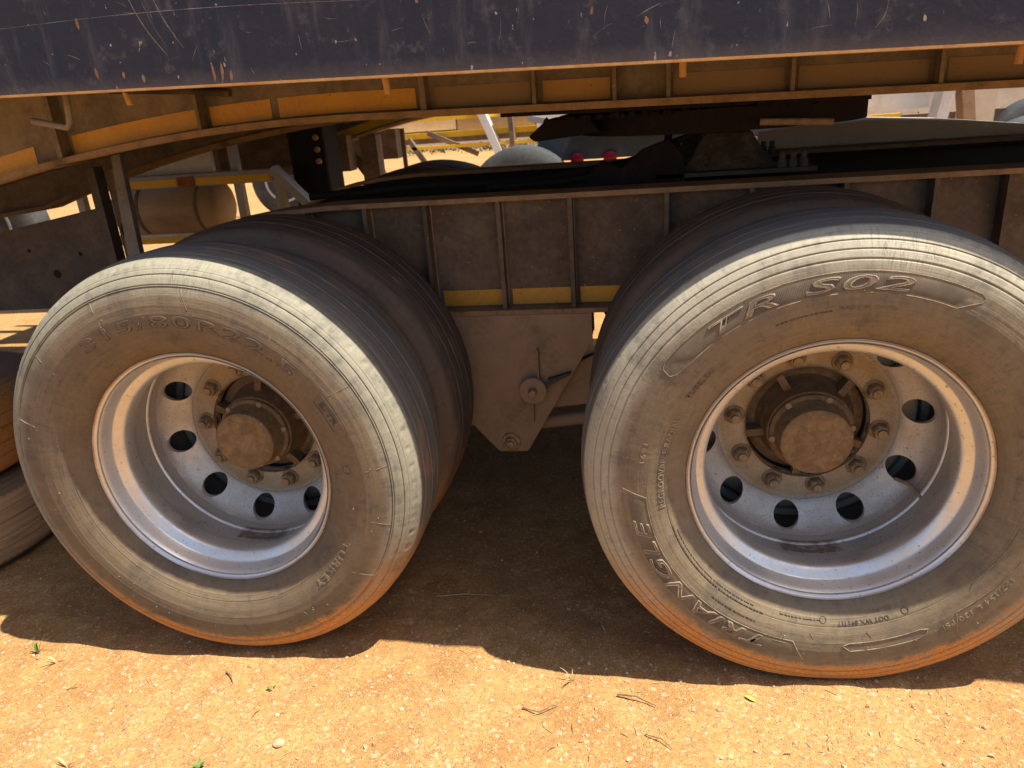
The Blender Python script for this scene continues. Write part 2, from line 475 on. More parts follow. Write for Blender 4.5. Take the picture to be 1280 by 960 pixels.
class MB:
    """collects shapes into one bmesh"""
    def __init__(self):
        self.bm = bmesh.new()

    def hull8(self, p):
        vs = [self.bm.verts.new(q) for q in p]
        for f in ((0, 3, 2, 1), (4, 5, 6, 7), (0, 1, 5, 4), (1, 2, 6, 5), (2, 3, 7, 6), (3, 0, 4, 7)):
            self.bm.faces.new([vs[i] for i in f])

    def box(self, x0, x1, y0, y1, z0, z1):
        self.hull8([(x0, y0, z0), (x1, y0, z0), (x1, y1, z0), (x0, y1, z0), (x0, y0, z1), (x1, y0, z1), (x1, y1, z1), (x0, y1, z1)])
        return self

    def prism(self, pts, y0, y1):
        """polygon in x,z extruded along y"""
        a = [self.bm.verts.new((p[0], y0, p[1])) for p in pts]
        b = [self.bm.verts.new((p[0], y1, p[1])) for p in pts]
        n = len(pts)
        self.bm.faces.new(a)
        self.bm.faces.new(b[::-1])
        for i in range(n):
            self.bm.faces.new((a[i], b[i], b[(i + 1) % n], a[(i + 1) % n]))
        return self

    def bar(self, p0, p1, w, h, up=(0, 0, 1)):
        p0, p1 = Vector(p0), Vector(p1)
        d = (p1 - p0).normalized()
        s = d.cross(Vector(up))
        if s.length < 1e-4:
            s = d.cross(Vector((1, 0, 0)))
        s.normalize()
        u = s.cross(d)
        s *= w / 2
        u *= h / 2
        self.hull8([p0 - s - u, p1 - s - u, p1 + s - u, p0 + s - u, p0 - s + u, p1 - s + u, p1 + s + u, p0 + s + u])
        return self

    def tube(self, pts, r, n=10, taper=None):
        pts = [Vector(p) for p in pts]
        rings = []
        prev = None
        for i, p in enumerate(pts):
            d = (pts[min(i + 1, len(pts) - 1)] - pts[max(i - 1, 0)]).normalized()
            a = prev if prev is not None else (Vector((0, 0, 1)) if abs(d.z) < 0.9 else Vector((1, 0, 0)))
            s = d.cross(a)
            s.normalize()
            u = s.cross(d).normalized()
            prev = u
            rr = r * (taper[i] if taper else 1.0)
            rings.append([self.bm.verts.new(p + rr * (math.cos(t) * s + math.sin(t) * u)) for t in [2 * math.pi * k / n for k in range(n)]])
        for a, b in zip(rings, rings[1:]):
            for k in range(n):
                self.bm.faces.new((a[k], a[(k + 1) % n], b[(k + 1) % n], b[k]))
        self.bm.faces.new(rings[0][::-1])
        self.bm.faces.new(rings[-1])
        return self

    def lathe(self, prof, c=(0, 0, 0), n=48, ax='y'):
        """profile of (axial, radius); axis through c"""
        rings = []
        for a, r in prof:
            ring = []
            for k in range(n):
                t = 2 * math.pi * k / n
                if ax == 'y':
                    q = (c[0] + r * math.cos(t), c[1] + a, c[2] + r * math.sin(t))
                elif ax == 'x':
                    q = (c[0] + a, c[1] + r * math.cos(t), c[2] + r * math.sin(t))
                else:
                    q = (c[0] + r * math.cos(t), c[1] + r * math.sin(t), c[2] + a)
                ring.append(self.bm.verts.new(q))
            rings.append(ring)
        for a, b in zip(rings, rings[1:]):
            for k in range(n):
                self.bm.faces.new((a[k], a[(k + 1) % n], b[(k + 1) % n], b[k]))
        if prof[0][1] > 1e-4:
            self.bm.faces.new(rings[0])
        if prof[-1][1] > 1e-4:
            self.bm.faces.new(rings[-1][::-1])
        return self

    def bevel(self, w, seg=1):
        bmesh.ops.remove_doubles(self.bm, verts=self.bm.verts, dist=1e-6)
        es = [e for e in self.bm.edges if len(e.link_faces) == 2 and e.calc_face_angle(0) > 0.5]
        bmesh.ops.bevel(self.bm, geom=es, offset=w, segments=seg, affect='EDGES', profile=0.5)
        return self

    def build(self, name, mat, parent=None, smooth=None):
        bmesh.ops.remove_doubles(self.bm, verts=self.bm.verts, dist=1e-7)
        bmesh.ops.recalc_face_normals(self.bm, faces=self.bm.faces)
        me = bpy.data.meshes.new(name)
        if smooth is not None:
            for f in self.bm.faces:
                f.smooth = True
            for e in self.bm.edges:
                if len(e.link_faces) == 2 and e.calc_face_angle(0) > smooth:
                    e.smooth = False
        self.bm.to_mesh(me)
        self.bm.free()
        return link(name, me, mat, parent)


SM = 0.6


_VN = {}


def vnoise(X, Y, cell, seed):
    """smooth value noise on arrays"""
    if seed not in _VN:
        _VN[seed] = np.random.default_rng(seed).random((257, 257))
    g = _VN[seed]
    u, v = X / cell, Y / cell
    iu, iv = np.floor(u).astype(int), np.floor(v).astype(int)
    fu, fv = u - iu, v - iv
    fu = fu * fu * (3 - 2 * fu)
    fv = fv * fv * (3 - 2 * fv)
    a, b = iu % 256, iv % 256
    return (g[a, b] * (1 - fu) + g[a + 1, b] * fu) * (1 - fv) + (g[a, b + 1] * (1 - fu) + g[a + 1, b + 1] * fu) * fv - 0.5


def ground_h(X, Y):
    X = np.asarray(X, float) + 60.0
    Y = np.asarray(Y, float) + 60.0
    h = 0.016 * vnoise(X, Y, 0.55, 1) + 0.010 * vnoise(X, Y, 0.16, 2) + 0.0065 * vnoise(X, Y, 0.055, 3) + 0.0035 * vnoise(X, Y, 0.022, 4)
    h = h - 0.004
    # earth squeezed up a little round each tyre's footprint
    for cx_ in (0.0, 1.3953):
        dx = np.maximum(np.abs(X - 60.0 - cx_) - 0.15, 0)
        dy = np.maximum(np.abs(Y - 60.0 - 0.11) - 0.13, 0)
        d_ = np.hypot(dx, dy)
        h = h + 0.005 * np.exp(-((d_ - 0.018) / 0.022) ** 2) * (0.8 + 1.4 * vnoise(X, Y, 0.05, 9))
    return h


# ------------------------------------------------------------------ ground sheet
def axis(lo, hi, st, far, grow=1.18):
    a = list(np.arange(lo, hi + 1e-6, st))
    s = st
    p = hi
    up = []
    while p < far:
        s *= grow
        p += s
        up.append(p)
    s = st
    p = lo
    dn = []
    while p > -far:
        s *= grow
        p -= s
        dn.append(p)
    return np.array(dn[::-1] + a + up)


xs = axis(-1.15, 2.35, 0.009, 900.0)
ys = axis(-0.80, 0.75, 0.009, 900.0)
GX, GY = np.meshgrid(xs, ys, indexing='ij')
GZ = ground_h(GX, GY)
V = np.stack([GX, GY, GZ], -1).reshape(-1, 3)
nx, ny = len(xs), len(ys)
I = np.arange(nx * ny).reshape(nx, ny)
Q = np.stack([I[:-1, :-1], I[1:, :-1], I[1:, 1:], I[:-1, 1:]], -1).reshape(-1, 4)
g = link('ground', quadmesh('ground', V, Q), 'ground', smooth=True)
tag(g, 'packed orange dirt yard strewn with small stones', 'ground', kind='structure')

# ------------------------------------------------------------------ tyre
TC = 0.1125                   # centre plane of an outer tyre, measured inwards from the rim lip
WZ = 0.5
SIDE = [(0.298, 0.1085), (0.302, 0.1150), (0.306, 0.1205), (0.310, 0.1250), (0.318, 0.1315), (0.3265, 0.1372), (0.3275, 0.1384), (0.3300, 0.1392), (0.340, 0.1445), (0.36, 0.1520),
        (0.38, 0.1568), (0.40, 0.1582), (0.42, 0.1570), (0.44, 0.1540), (0.46, 0.1500), (0.48, 0.1440), (0.50, 0.1355), (0.509, 0.1300), (0.515, 0.1230)]


_BASE = [p for p in SIDE if p[0] <= 0.40]
SIDES = {'inner': SIDE,
         'right': _BASE + [(0.42, 0.1570), (0.44, 0.1538), (0.46, 0.1492), (0.48, 0.1420), (0.495, 0.1335), (0.506, 0.1225), (0.513, 0.1090), (0.5170, 0.0960)],
         'left': _BASE + [(0.42, 0.1562), (0.44, 0.1515), (0.46, 0.1445), (0.475, 0.1365), (0.488, 0.1260), (0.498, 0.1130), (0.506, 0.0960), (0.5110, 0.0790)]}
CROWN = {'inner': 0.5265, 'right': 0.5250, 'left': 0.5170}


def side_d(r, kind='inner'):
    rr = np.array([q[0] for q in SIDES[kind]])
    dd = np.array([q[1] for q in SIDES[kind]])
    return np.interp(r, rr, dd)


def relief(kind, r):
    """concentric grooves and ledges on the sidewall, in metres along the axle"""
    r = np.asarray(r, float)
    def gr(c, w, d):
        return -d * np.clip(1 - np.abs(r - c) / w, 0, 1)
    def ledge(c, w, h):
        return h * np.clip((r - c) / w + 0.5, 0, 1)
    if kind == 'right':
        e = gr(0.507, .0016, .002) + gr(0.492, .0018, .0030) + gr(0.477, .0018, .0030) + gr(0.4605, .0022, .0035)
        e = e + ledge(0.4605, .002, .0006) + gr(0.345, .0012, .0008)
        return e
    if kind == 'left':
        return gr(0.490, .0012, .0014) + gr(0.480, .0018, .0028) + gr(0.4605, .0018, .0026) + gr(0.4565, .0015, .002) + ledge(0.458, .0025, .0022) + gr(0.342, .0012, .0008)
    return gr(0.492, .002, .003) + gr(0.47, .002, .003)


def squash(P):
    """loaded tyre: flatten the contact patch and swell the wall above it"""
    P = np.array(P, float)
    low = np.clip((-P[:, 2] - 0.30) / 0.20, 0, 1)
    P[:, 1] = (P[:, 1]) * (1 + 0.02 * low * low)
    z = P[:, 2]
    P[:, 2] = np.where(z < -0.485, -0.485 - 0.0165 * (1 - np.exp(-(-0.485 - z) / 0.0165)), z)
    return P


def tyre_mesh(name, kind, N, worn=0):
    rs = np.unique(np.concatenate([np.linspace(0.298, 0.509, 90 if kind != 'inner' else 34), [q[0] for q in SIDES[kind]],
                                   *[np.array([c - .003, c - .0018, c - .0009, c, c + .0009, c + .0018, c + .003]) for c in ((.507, .492, .477, .4605, .345) if kind == 'right' else (.490, .480, .4605, .4565, .342) if kind == 'left' else (.492, .47))]]))
    rs = rs[rs <= (0.5122 if kind == 'inner' else SIDES[kind][-1][0])]
    prof = [(-(side_d(r, kind) + float(relief(kind, r))), r) for r in rs]
    dm, rl, rc = (0.119, 0.5165, 0.5265) if kind == 'inner' else (SIDES[kind][-1][1] - .003, SIDES[kind][-1][0] + .0006, CROWN[kind])
    # tread from outer to inner edge
    ds = np.unique(np.concatenate([np.linspace(-dm, dm, 40), *[np.array([c - .0045, c - .0035, c, c + .0035, c + .0045]) for c in (-.072, -.026, .026, .072)]]))
    for d in ds:
        r = rc - (rc - rl) * (abs(d) / dm) ** 3
        for c in (-.072, -.026, .026, .072):
            if abs(d - c) < 0.0037:
                r -= {'left': 0.0022, 'right': 0.0042, 'inner': 0.0035}[kind]
        r -= 0.0004 * abs(math.sin(d * 260))
        prof.append((d, r))
    prof += [((side_d(r, kind) + float(relief('inner', r))), r) for r in rs[::-3]] + [(0.1085, 0.298)]
    A = np.array(prof)
    t = np.linspace(0, 2 * np.pi, N, endpoint=False)
    D = np.repeat(A[:, 0][None], N, 0)
    RR = np.repeat(A[:, 1][None], N, 0)
    T = np.repeat(t[:, None], len(A), 1)
    # shoulder nicks
    if kind == 'left':
        ph = (np.degrees(T) % 5.0)
        w = np.clip(1.6 - np.abs(ph - 2.5) / 0.45, 0, 1) * np.clip(1.5 - np.abs(RR - 0.4985) / 0.0028, 0, 1) * (D < 0)
        w = w * (0.35 + 0.65 * (np.sin(np.degrees(T) * 0.21) > -0.3))
        D = D + 0.0055 * w
    if kind in ('inner', 'right'):
        ph = (np.degrees(T) % (2.4 if kind == 'inner' else 7.0))
        w = (np.abs(ph - 1.2) < (0.35 if kind == 'inner' else 0.3)) * np.clip(1 - np.abs(RR - 0.514) / 0.006, 0, 1)
        RR = RR - (0.005 if kind == 'inner' else 0.0015) * w
    # uneven wear
    k = worn * 1.7
    wv = 0.0009 * np.sin(3 * T + k) + 0.0006 * np.sin(7 * T + 2 * k) + 0.0004 * np.sin(19 * T + D * 40)
    D = D + np.where(np.abs(D) > .12, np.sign(D) * wv * 0.12, 0)
    RR = RR + np.where(RR > .5, wv * 0.6, 0)
    P = np.stack([RR * np.cos(T), D, RR * np.sin(T)], -1).reshape(-1, 3)
    P = squash(P)
    M_ = len(A)
    I = np.arange(N * M_).reshape(N, M_)
    J = np.roll(I, -1, axis=0)
    Q = np.stack([I[:, :-1], I[:, 1:], J[:, 1:], J[:, :-1]], -1).reshape(-1, 4)
    me = quadmesh(name, P, Q)
    return me


def wall_point(r, a, w, kind):
    """point on the outer sidewall; a = angle in radians, w = height above the rubber; tyre space"""
    r = np.asarray(r, float)
    d = -(side_d(r, kind) + np.minimum(relief(kind, r), 0) * 0 + w)
    P = np.stack([r * np.cos(a), d, r * np.sin(a)], -1)
    return squash(P)


_txt = 0


def text_shape(s, outline=0.0, extrude=0.02):
    """bmesh-ready verts/faces of a line of text, cap height about 1"""
    cu = bpy.data.curves.new('t', 'FONT')
    cu.body = s
    cu.size = 1.4
    cu.space_character = 1.12
    cu.resolution_u = 3
    if outline > 0:
        cu.fill_mode = 'NONE'
        cu.bevel_depth = outline
        cu.bevel_resolution = 1
    else:
        cu.extrude = extrude
        cu.offset = 0.018
    o = bpy.data.objects.new('t', cu)
    COL.objects.link(o)
    dg = bpy.context.evaluated_depsgraph_get()
    dg.update()
    me = o.evaluated_get(dg).to_mesh()
    v = np.zeros(len(me.vertices) * 3)
    me.vertices.foreach_get('co', v)
    v = v.reshape(-1, 3).copy()
    f = [tuple(p.vertices) for p in me.polygons]
    o.evaluated_get(dg).to_mesh_clear()
    bpy.data.objects.remove(o)
    bpy.data.curves.remove(cu)
    return v, f


def lettering(parent, s, a0, a1, r0, h, kind, mat='letter_rubber', outline=0.0, raise_=0.0012, shear=0.0, squeeze=None, name='sidewall_lettering', label=None):
    """text bent clockwise round the sidewall from angle a0 to a1 (degrees), baseline radius r0, letter height h"""
    v, f = text_shape(s, outline)
    u = v[:, 0] + shear * v[:, 1]
    u = (u - u.min()) / (u.max() - u.min())
    ang = np.radians(a0 + (a1 - a0) * u)
    rr = r0 + h * v[:, 1]
    zz = v[:, 2]
    if outline > 0:
        w = 0.0002 + zz / outline * raise_
    else:
        w = np.where(zz > 0, raise_, -0.002)
    P = wall_point(rr, ang, w, kind)
    # one object for each word
    iv = sorted((min(v[i, 0] for i in fc), max(v[i, 0] for i in fc)) for fc in f)
    cuts, reach = [], iv[0][1]
    for lo_, hi_ in iv:
        if lo_ - reach > 0.33:
            cuts.append((lo_ + reach) / 2)
        reach = max(reach, hi_)
    seg = np.searchsorted(np.array(cuts), v[:, 0]) if cuts else np.zeros(len(v), int)
    for k in range(len(cuts) + 1):
        idx = np.where(seg == k)[0]
        mp = {int(i): j for j, i in enumerate(idx)}
        ff = [tuple(mp[i] for i in fc) for fc in f if fc[0] in mp]
        o = link(name, pyd(name, P[idx], ff), mat, parent, True)
        if label:
            o['label'] = label
    return o


def wall_line(parent, pts, kind, rad=0.0009, mat='letter_edge', name='moulded_line', lift=0.0003, closed=False):
    """thin raised moulding along (angle deg, radius) points"""
    P = []
    if closed:
        pts = pts + [pts[0]]
    for (a0, r0), (a1, r1) in zip(pts, pts[1:]):
        n = max(1, int(abs(a1 - a0) / 1.5))
        for k in range(n):
            P.append((a0 + (a1 - a0) * k / n, r0 + (r1 - r0) * k / n))
    P.append(pts[-1])
    W = wall_point(np.array([p[1] for p in P]), np.radians([p[0] for p in P]), lift, kind)
    return MB().tube([tuple(p) for p in W], rad, 6).build(name, mat, parent, 1.2)


def wall_patch(parent, pts_out, pts_in, kind, mat, name, lift=0.0006, label=None):
    """thin slab lying on the sidewall between two rails of (angle, radius)"""
    n = len(pts_out)
    m = 6
    bm = bmesh.new()
    vs = []
    for i in range(n):
        row = []
        for j in range(m + 1):
            t = j / m
            a = pts_out[i][0] * (1 - t) + pts_in[i][0] * t
            r = pts_out[i][1] * (1 - t) + pts_in[i][1] * t
            w = lift if 0 < i < n - 1 and 0 < j < m else -0.0006
            row.append(bm.verts.new(wall_point(np.array([r]), np.radians([a]), w, kind)[0]))
        vs.append(row)
    for i in range(n - 1):
        for j in range(m):
            bm.faces.new((vs[i][j], vs[i + 1][j], vs[i + 1][j + 1], vs[i][j + 1]))
    bmesh.ops.recalc_face_normals(bm, faces=bm.faces)
    me = bpy.data.meshes.new(name)
    bm.to_mesh(me)
    bm.free()
    o = link(name, me, mat, parent, True)
    if label:
        o['label'] = label
    return o


# ------------------------------------------------------------------ wheel: the steel rim with tyre, hub and nuts
def rim_mesh(name):
    """wheel space: y = 0 at the tyre's centre plane, outside towards -y"""
    mb = MB()
    bm = mb.bm
    barrel = [(0.0040, .2830), (0.0040, .2935), (-0.0005, .2978), (0.0, .2990), (.0045, .2985), (.0060, .2965), (.0045, .2940), (.0060, .2905), (.0110, .2870), (.020, .2838), (.0300, .2808), (.040, .2770),
              (.0435, .2755), (.0448, .2735), (.0470, .2690), (.0520, .2610), (.0560, .2565), (.061, .2542), (.068, .2530), (.080, .2526), (.093, .2528), (.099, .2545), (.1065, .2580), (.1125, .2640), (.119, .2685),
              (.135, .2720), (.16, .2755), (.180, .2772), (.183, .2735), (.187, .2722), (.191, .2735), (.194, .2770), (.225, .2790), (.225, .2985), (.22, .2985), (.214, .2840), (.13, .28), (.11, .262), (.06, .262), (.03, .288), (0.004, .288)]
    n = 120
    rings = []
    for a, r in barrel[1:]:
        rings.append([bm.verts.new((r * math.cos(2 * math.pi * k / n), a - TC, r * math.sin(2 * math.pi * k / n))) for k in range(n)])
    for a, b in zip(rings, rings[1:]):
        for k in range(n):
            bm.faces.new((a[k], a[(k + 1) % n], b[(k + 1) % n], b[k]))
    # disc with ten hand holes
    prof_r = np.array([.198, .203, .207, .2095, .215, .235, .255, .268, .2735, .2763])
    prof_y = np.array([.2895, .2895, .2880, .2825, .2765, .2620, .2460, .2310, .2180, .1990])
    yf = lambda r: float(np.interp(r, prof_r, prof_y))
    hr, hc = 0.0305, 0.2405
    ns = 32
    off = -9.3 + 36.0 * 0
    for s in range(10):
        ca = math.radians(off + 18.5 + 36 * s)
        half = math.radians(18)
        rin, rout = .2095, .2735
        out, ins = [], []
        for k in range(ns):
            t = 2 * math.pi * k / ns
            cx, cy = math.cos(t), math.sin(t)
            sc = 1 / max(abs(cx), abs(cy))
            out.append((ca + half * cx * sc, (rin + rout) / 2 + (rout - rin) / 2 * cy * sc))
            ins.append((ca + hr * cx / hc, hc + hr * 0.93 * cy))
        prev = None
        rr = []
        for j in range(5):
            f = j / 4
            ring = []
            for (a0, r0), (a1, r1) in zip(out, ins):
                a, r = a0 + (a1 - a0) * f, r0 + (r1 - r0) * f
                ring.append(bm.verts.new((r * math.cos(a), yf(r) - TC, r * math.sin(a))))
            rr.append(ring)
        ring = []
        for a, r in ins:
            ring.append(bm.verts.new((r * math.cos(a), yf(r) - TC + 0.011, r * math.sin(a))))
        rr.append(ring)
        for a, b in zip(rr, rr[1:]):
            for k in range(ns):
                bm.faces.new((a[k], a[(k + 1) % ns], b[(k + 1) % ns], b[k]))
    # outer rolled edge of disc, and nut flange
    for prof in ([(.2735, .2180), (.2752, .2090), (.2763, .1990), (.2768, .1900), (.2775, .1895)],
                 [(.2095, .2825), (.2085, .2860), (.2065, .2885), (.2035, .2895), (.150, .2900), (.1420, .2900), (.1405, .2915), (.1405, .305)]):
        rings = [[bm.verts.new((r * math.cos(2 * math.pi * k / n), y - TC, r * math.sin(2 * math.pi * k / n))) for k in range(n)] for r, y in prof]
        for a, b in zip(rings, rings[1:]):
            for k in range(n):
                bm.faces.new((a[k], a[(k + 1) % n], b[(k + 1) % n], b[k]))
    me = bpy.data.meshes.new(name)
    bmesh.ops.remove_doubles(bm, verts=bm.verts, dist=2e-5)
    bmesh.ops.recalc_face_normals(bm, faces=bm.faces)
    for f in bm.faces:
        f.smooth = True
    for e in bm.edges:
        if len(e.link_faces) == 2 and e.calc_face_angle(0) > 0.75:
            e.smooth = False
    bm.to_mesh(me)
    bm.free()
    me.materials.append(MAT['rim'])
    return me


def nut_mesh():
    mb = MB()
    bm = mb.bm
    def ring(r, y, n, ph=0.0):
        return [bm.verts.new((r * math.cos(2 * math.pi * k / n + ph), y, r * math.sin(2 * math.pi * k / n + ph))) for k in range(n)]
    mb.lathe([(0.0, .0245), (-.004, .0245), (-.0065, .022), (-.0066, .010)], n=24)
    hexr = [(.0183, -.006), (.0188, -.008), (.0188, -.023), (.0172, -.0265)]
    rg = [ring(r, y, 6) for r, y in hexr]
    for a, b in zip(rg, rg[1:]):
        for k in range(6):
            bm.faces.new((a[k], a[(k + 1) % 6], b[(k + 1) % 6], b[k]))
    bm.faces.new(rg[-1])
    mb.lathe([(-.0264, .0145), (-.0295, .0140), (-.0300, .0115), (-.0375, .0112), (-.0390, .0098), (-.0390, 0.0001)], n=18)
    o = mb.build('wheel_nut', 'nut_steel', None, 0.5)
    me = o.data
    bpy.data.objects.remove(o)
    return me


RIM = rim_mesh('steel_rim')
NUT = nut_mesh()
TYRES = {'left': tyre_mesh('tyre_left', 'left', 720, 1), 'right': tyre_mesh('tyre_right', 'right', 720, 2), 'inner': tyre_mesh('tyre_inner', 'inner', 300, 3)}


def shade_ring_mesh():
    o = MB().lathe([(-0.0004, .0300), (-0.0012, .0295), (-.0012, .0270), (-.0004, .0255)], n=24).build('shade_ring', 'nut_shade_ring', None, 0.5)
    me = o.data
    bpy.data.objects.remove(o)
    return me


SHADE_RING = shade_ring_mesh()


def outer_wheel(parent, cx, kind, nut_phase, sgn=1, cy=TC):
    w = link('wheel', RIM, None, parent)
    w.location = (cx, cy, WZ)
    if sgn < 0:
        w.rotation_euler = (0, 0, math.pi)
    t = link('tyre', TYRES[kind], 'tyre_' + kind, w, True)
    # hub: barrel with webs standing in the centre hole, ringed by bolts, then the cap
    fc = .2900 - TC
    link_nuts = []
    for k in range(10):
        a = math.radians(nut_phase + 36 * k)
        o = bpy.data.objects.new('wheel_nut', NUT)
        COL.objects.link(o)
        o.parent = w
        o.location = (.1675 * math.cos(a), fc - 0.0005, .1675 * math.sin(a))
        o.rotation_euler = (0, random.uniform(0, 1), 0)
        o2 = bpy.data.objects.new('nut_shade_ring', SHADE_RING)  # painted shadow ring under the nut
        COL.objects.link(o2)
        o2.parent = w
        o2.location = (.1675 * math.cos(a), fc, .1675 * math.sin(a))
    hub = MB().lathe([(.36 - TC, .1370), (.318 - TC, .1370), (.316 - TC, .1280), (.312 - TC, .1150), (.295 - TC, .1060), (.250 - TC, .0985), (.236 - TC, .0980), (.2335 - TC, .0950), (.2330 - TC, .0700), (.2330 - TC, .0300)], n=64)
    for k in range(5):
        a = math.radians(nut_phase + 18 + 72 * k)
        hub.bar((.094 * math.cos(a), .292 - TC, .094 * math.sin(a)), (.136 * math.cos(a), .302 - TC, .136 * math.sin(a)), .018, .045, up=(0, 1, 0))
    hub.build('hub', 'hub_dust', w, SM)
    back = MB().lathe([(.322 - TC, .1365), (.330 - TC, .245), (.345 - TC, .262), (.46 - TC, .262), (.46 - TC, .01)], n=48).build('brake_drum', 'hub_dark', w, SM)
    cap = MB().lathe([(.2332 - TC, .0940), (.2240 - TC, .0945), (.2215 - TC, .0925), (.2200 - TC, .0850), (.2140 - TC, .0825), (.1780 - TC, .0795), (.1705 - TC, .0780), (.1672 - TC, .0735), (.1660 - TC, .0650), (.1665 - TC, .0300), (.1668 - TC, .0001)], n=64)
    cap.build('hub_cap', 'hub_dust', w, SM)
    bolt = MB().lathe([(0.0, .0085), (-.005, .0085), (-.0065, .0070), (-.0065, .0001)], n=6).build('cap_bolt', 'nut_steel', w)
    bolt.location = (.0885 * math.cos(1.2), .2218 - TC, .0885 * math.sin(1.2))
    for k in range(1, 6):
        a = 1.2 + k * math.pi / 3
        o = bolt.copy()
        COL.objects.link(o)
        o.parent = w
        o.location = (.0885 * math.cos(a), .2218 - TC, .0885 * math.sin(a))
    return w


def inner_wheel(parent, cx, cy):
    w = link('wheel', RIM, None, parent)
    w.location = (cx, cy, WZ)
    w.rotation_euler = (0, 0, math.pi)
    link('tyre', TYRES['inner'], 'tyre_inner', w, True)
    return w


AX = 1.3953
low = empty('trailer_chassis', (0.0, 0.0, 0.0))
tag(low, 'dust-brown lower trailer frame on dual wheels, carrying the fifth wheel coupling', 'trailer')

wl = outer_wheel(low, 0.0, 'left', 140.2 + 0.6)
wl['label'] = 'left wheel with smooth greyish tyre marked 315/80R22.5'
wr = outer_wheel(low, AX, 'right', 173.2)
wr['label'] = 'right wheel with raised panels and lettering on its tyre'
for cx in (0.0, AX):
    inner_wheel(low, cx, 0.4635)
# far side duals
for cx in (0.0, AX):
    inner_wheel(low, cx, 2.5 - 0.4635).rotation_euler = (0, 0, 0)
    w = link('wheel', RIM, None, low)
    w.location = (cx, 2.5 - TC, WZ)
    w.rotation_euler = (0, 0, math.pi)
    link('tyre', TYRES['inner'], 'tyre_inner', w, True)

# --- right tyre mouldings
K = 'right'
rail = lambda a0, a1, n: [a0 + (a1 - a0) * k / (n - 1) for k in range(n)]
N_ = 42
po = list(zip(rail(143.5, 62.0, N_), [.4335 if i in (0, N_ - 1) else .4400 for i in range(N_)]))
pi_ = list(zip(rail(136.5, 66.0, N_), [.4010] * N_))
wall_patch(wr, po, pi_, K, 'panel', 'sidewall_panel', label='dark ribbed panel behind the letters TR S02')
wall_line(wr, [(141.5, .4400), (62.5, .4400)], K, .0008)
wall_line(wr, [(62.5, .4400), (61.0, .4360), (61.2, .4270), (66.0, .4010)], K, .0008)
wall_line(wr, [(66.0, .4010), (136.5, .4010)], K, .0008)
wall_line(wr, [(136.5, .4010), (142.5, .4060), (144.0, .4150), (143.5, .4340), (141.5, .4400)], K, .0008)
lettering(wr, 'TR S02', 128.5, 77.5, .4080, .0250, K, 'letter_edge', outline=0.035, raise_=0.0028, shear=0.28)
lettering(wr, 'TR S02', 128.0, 78.0, .4085, .0240, K, 'letter_wall', raise_=0.0024, shear=0.28)
po = list(zip(rail(180.5, 263.5, N_), [.4310] + [.4250] * (N_ - 1)))
pi_ = list(zip(rail(184.0, 259.5, N_), [.3830] * N_))
wall_patch(wr, po, pi_, K, 'panel', 'sidewall_panel', label='dark ribbed panel low on the tyre wall behind the maker name')
wall_line(wr, [(180.5, .4310), (184.0, .3830), (259.5, .3830), (263.5, .4250)], K, .0009)
lettering(wr, 'TRIANGLE', 251.0, 191.0, .3890, .0300, K, 'letter_edge', outline=0.035, raise_=0.0028, shear=0.28)
lettering(wr, 'TRIANGLE', 250.5, 191.5, .3895, .0290, K, 'letter_wall', raise_=0.0024, shear=0.28)
wall_line(wr, [(257.5, .3905), (253.2, .3905), (255.3, .4080)], K, .0008, closed=True)
wall_line(wr, [(275.0, .3860), (277.0, .3800), (299.0, .3800), (301.0, .3850), (300.0, .3940), (297.0, .3990), (277.0, .3990)], K, .0009, closed=True)
wall_line(wr, [(311.0, .3780), (336.0, .3840)], K, .0008)
wall_line(wr, [(311.0, .3780), (307.5, .4180)], K, .0008)
wall_line(wr, [(319.0, .3570), (321.0, .3500), (345.0, .3520)], K, .0008)
lettering(wr, 'REGROOVABLE RADIAL', 188.5, 154.5, .3470, .0120, K, 'letter_edge', raise_=0.0016)
lettering(wr, 'TUBELESS', 147.0, 134.5, .3530, .0110, K, 'letter_rubber', raise_=0.0014)
lettering(wr, 'MADE IN CHINA', 95.0, 79.5, .3700, .0065, K, 'letter_rubber', raise_=0.0008)
lettering(wr, '157/154 L 120 PSI', 329.5, 305.0, .3910, .0105, K, 'letter_edge', raise_=0.0011)
lettering(wr, 'DOT WX 891TIT', 291.5, 274.0, .3330, .0085, K, 'letter_dark', raise_=0.0012)
lettering(wr, '1691', 172.0, 165.5, .3900, .0105, K, 'letter_edge', raise_=0.0010)
for k, (a, r) in enumerate([(268.8, .331), (297.5, .334)]):
    wall_line(wr, [(a + 1.15 * math.cos(t) , r + .0065 * math.sin(t)) for t in [2 * math.pi * j / 16 for j in range(16)]], K, .0007, 'letter_dark', 'moulded_mark', closed=True)
for a in (264.5, 283.0):
    wall_line(wr, [(a - 1.6, .371), (a, .358), (a + 1.2, .371)], K, .0007)
# small print, too fine to read: rows of raised ticks
for r0, a0, a1 in ((.3420, 197, 247), (.3350, 199, 243), (.3630, 228, 246), (.3320, 253, 267), (.3690, 97, 112)):
    mb = MB()
    a = a0
    while a < a1:
        L_ = random.uniform(0.5, 1.4)
        P = wall_point(np.array([r0, r0 + .001]), np.radians([a, a + L_]), 0.0004, K)
        mb.bar(P[0], P[1], .0026, .0012, up=(0, 1, 0))
        a += L_ + random.uniform(.15, .5)
    o = mb.build('small_print', 'letter_dark', wr)
    o['kind'] = 'stuff'
# valve stem reaching through a hand hole
MB().tube([(.205, .255 - TC, -.135), (.222, .215 - TC, -.128), (.236, .185 - TC, -.140), (.244, .165 - TC, -.156)], .0042, 10).build('valve_stem', 'nut_steel', wr, SM)

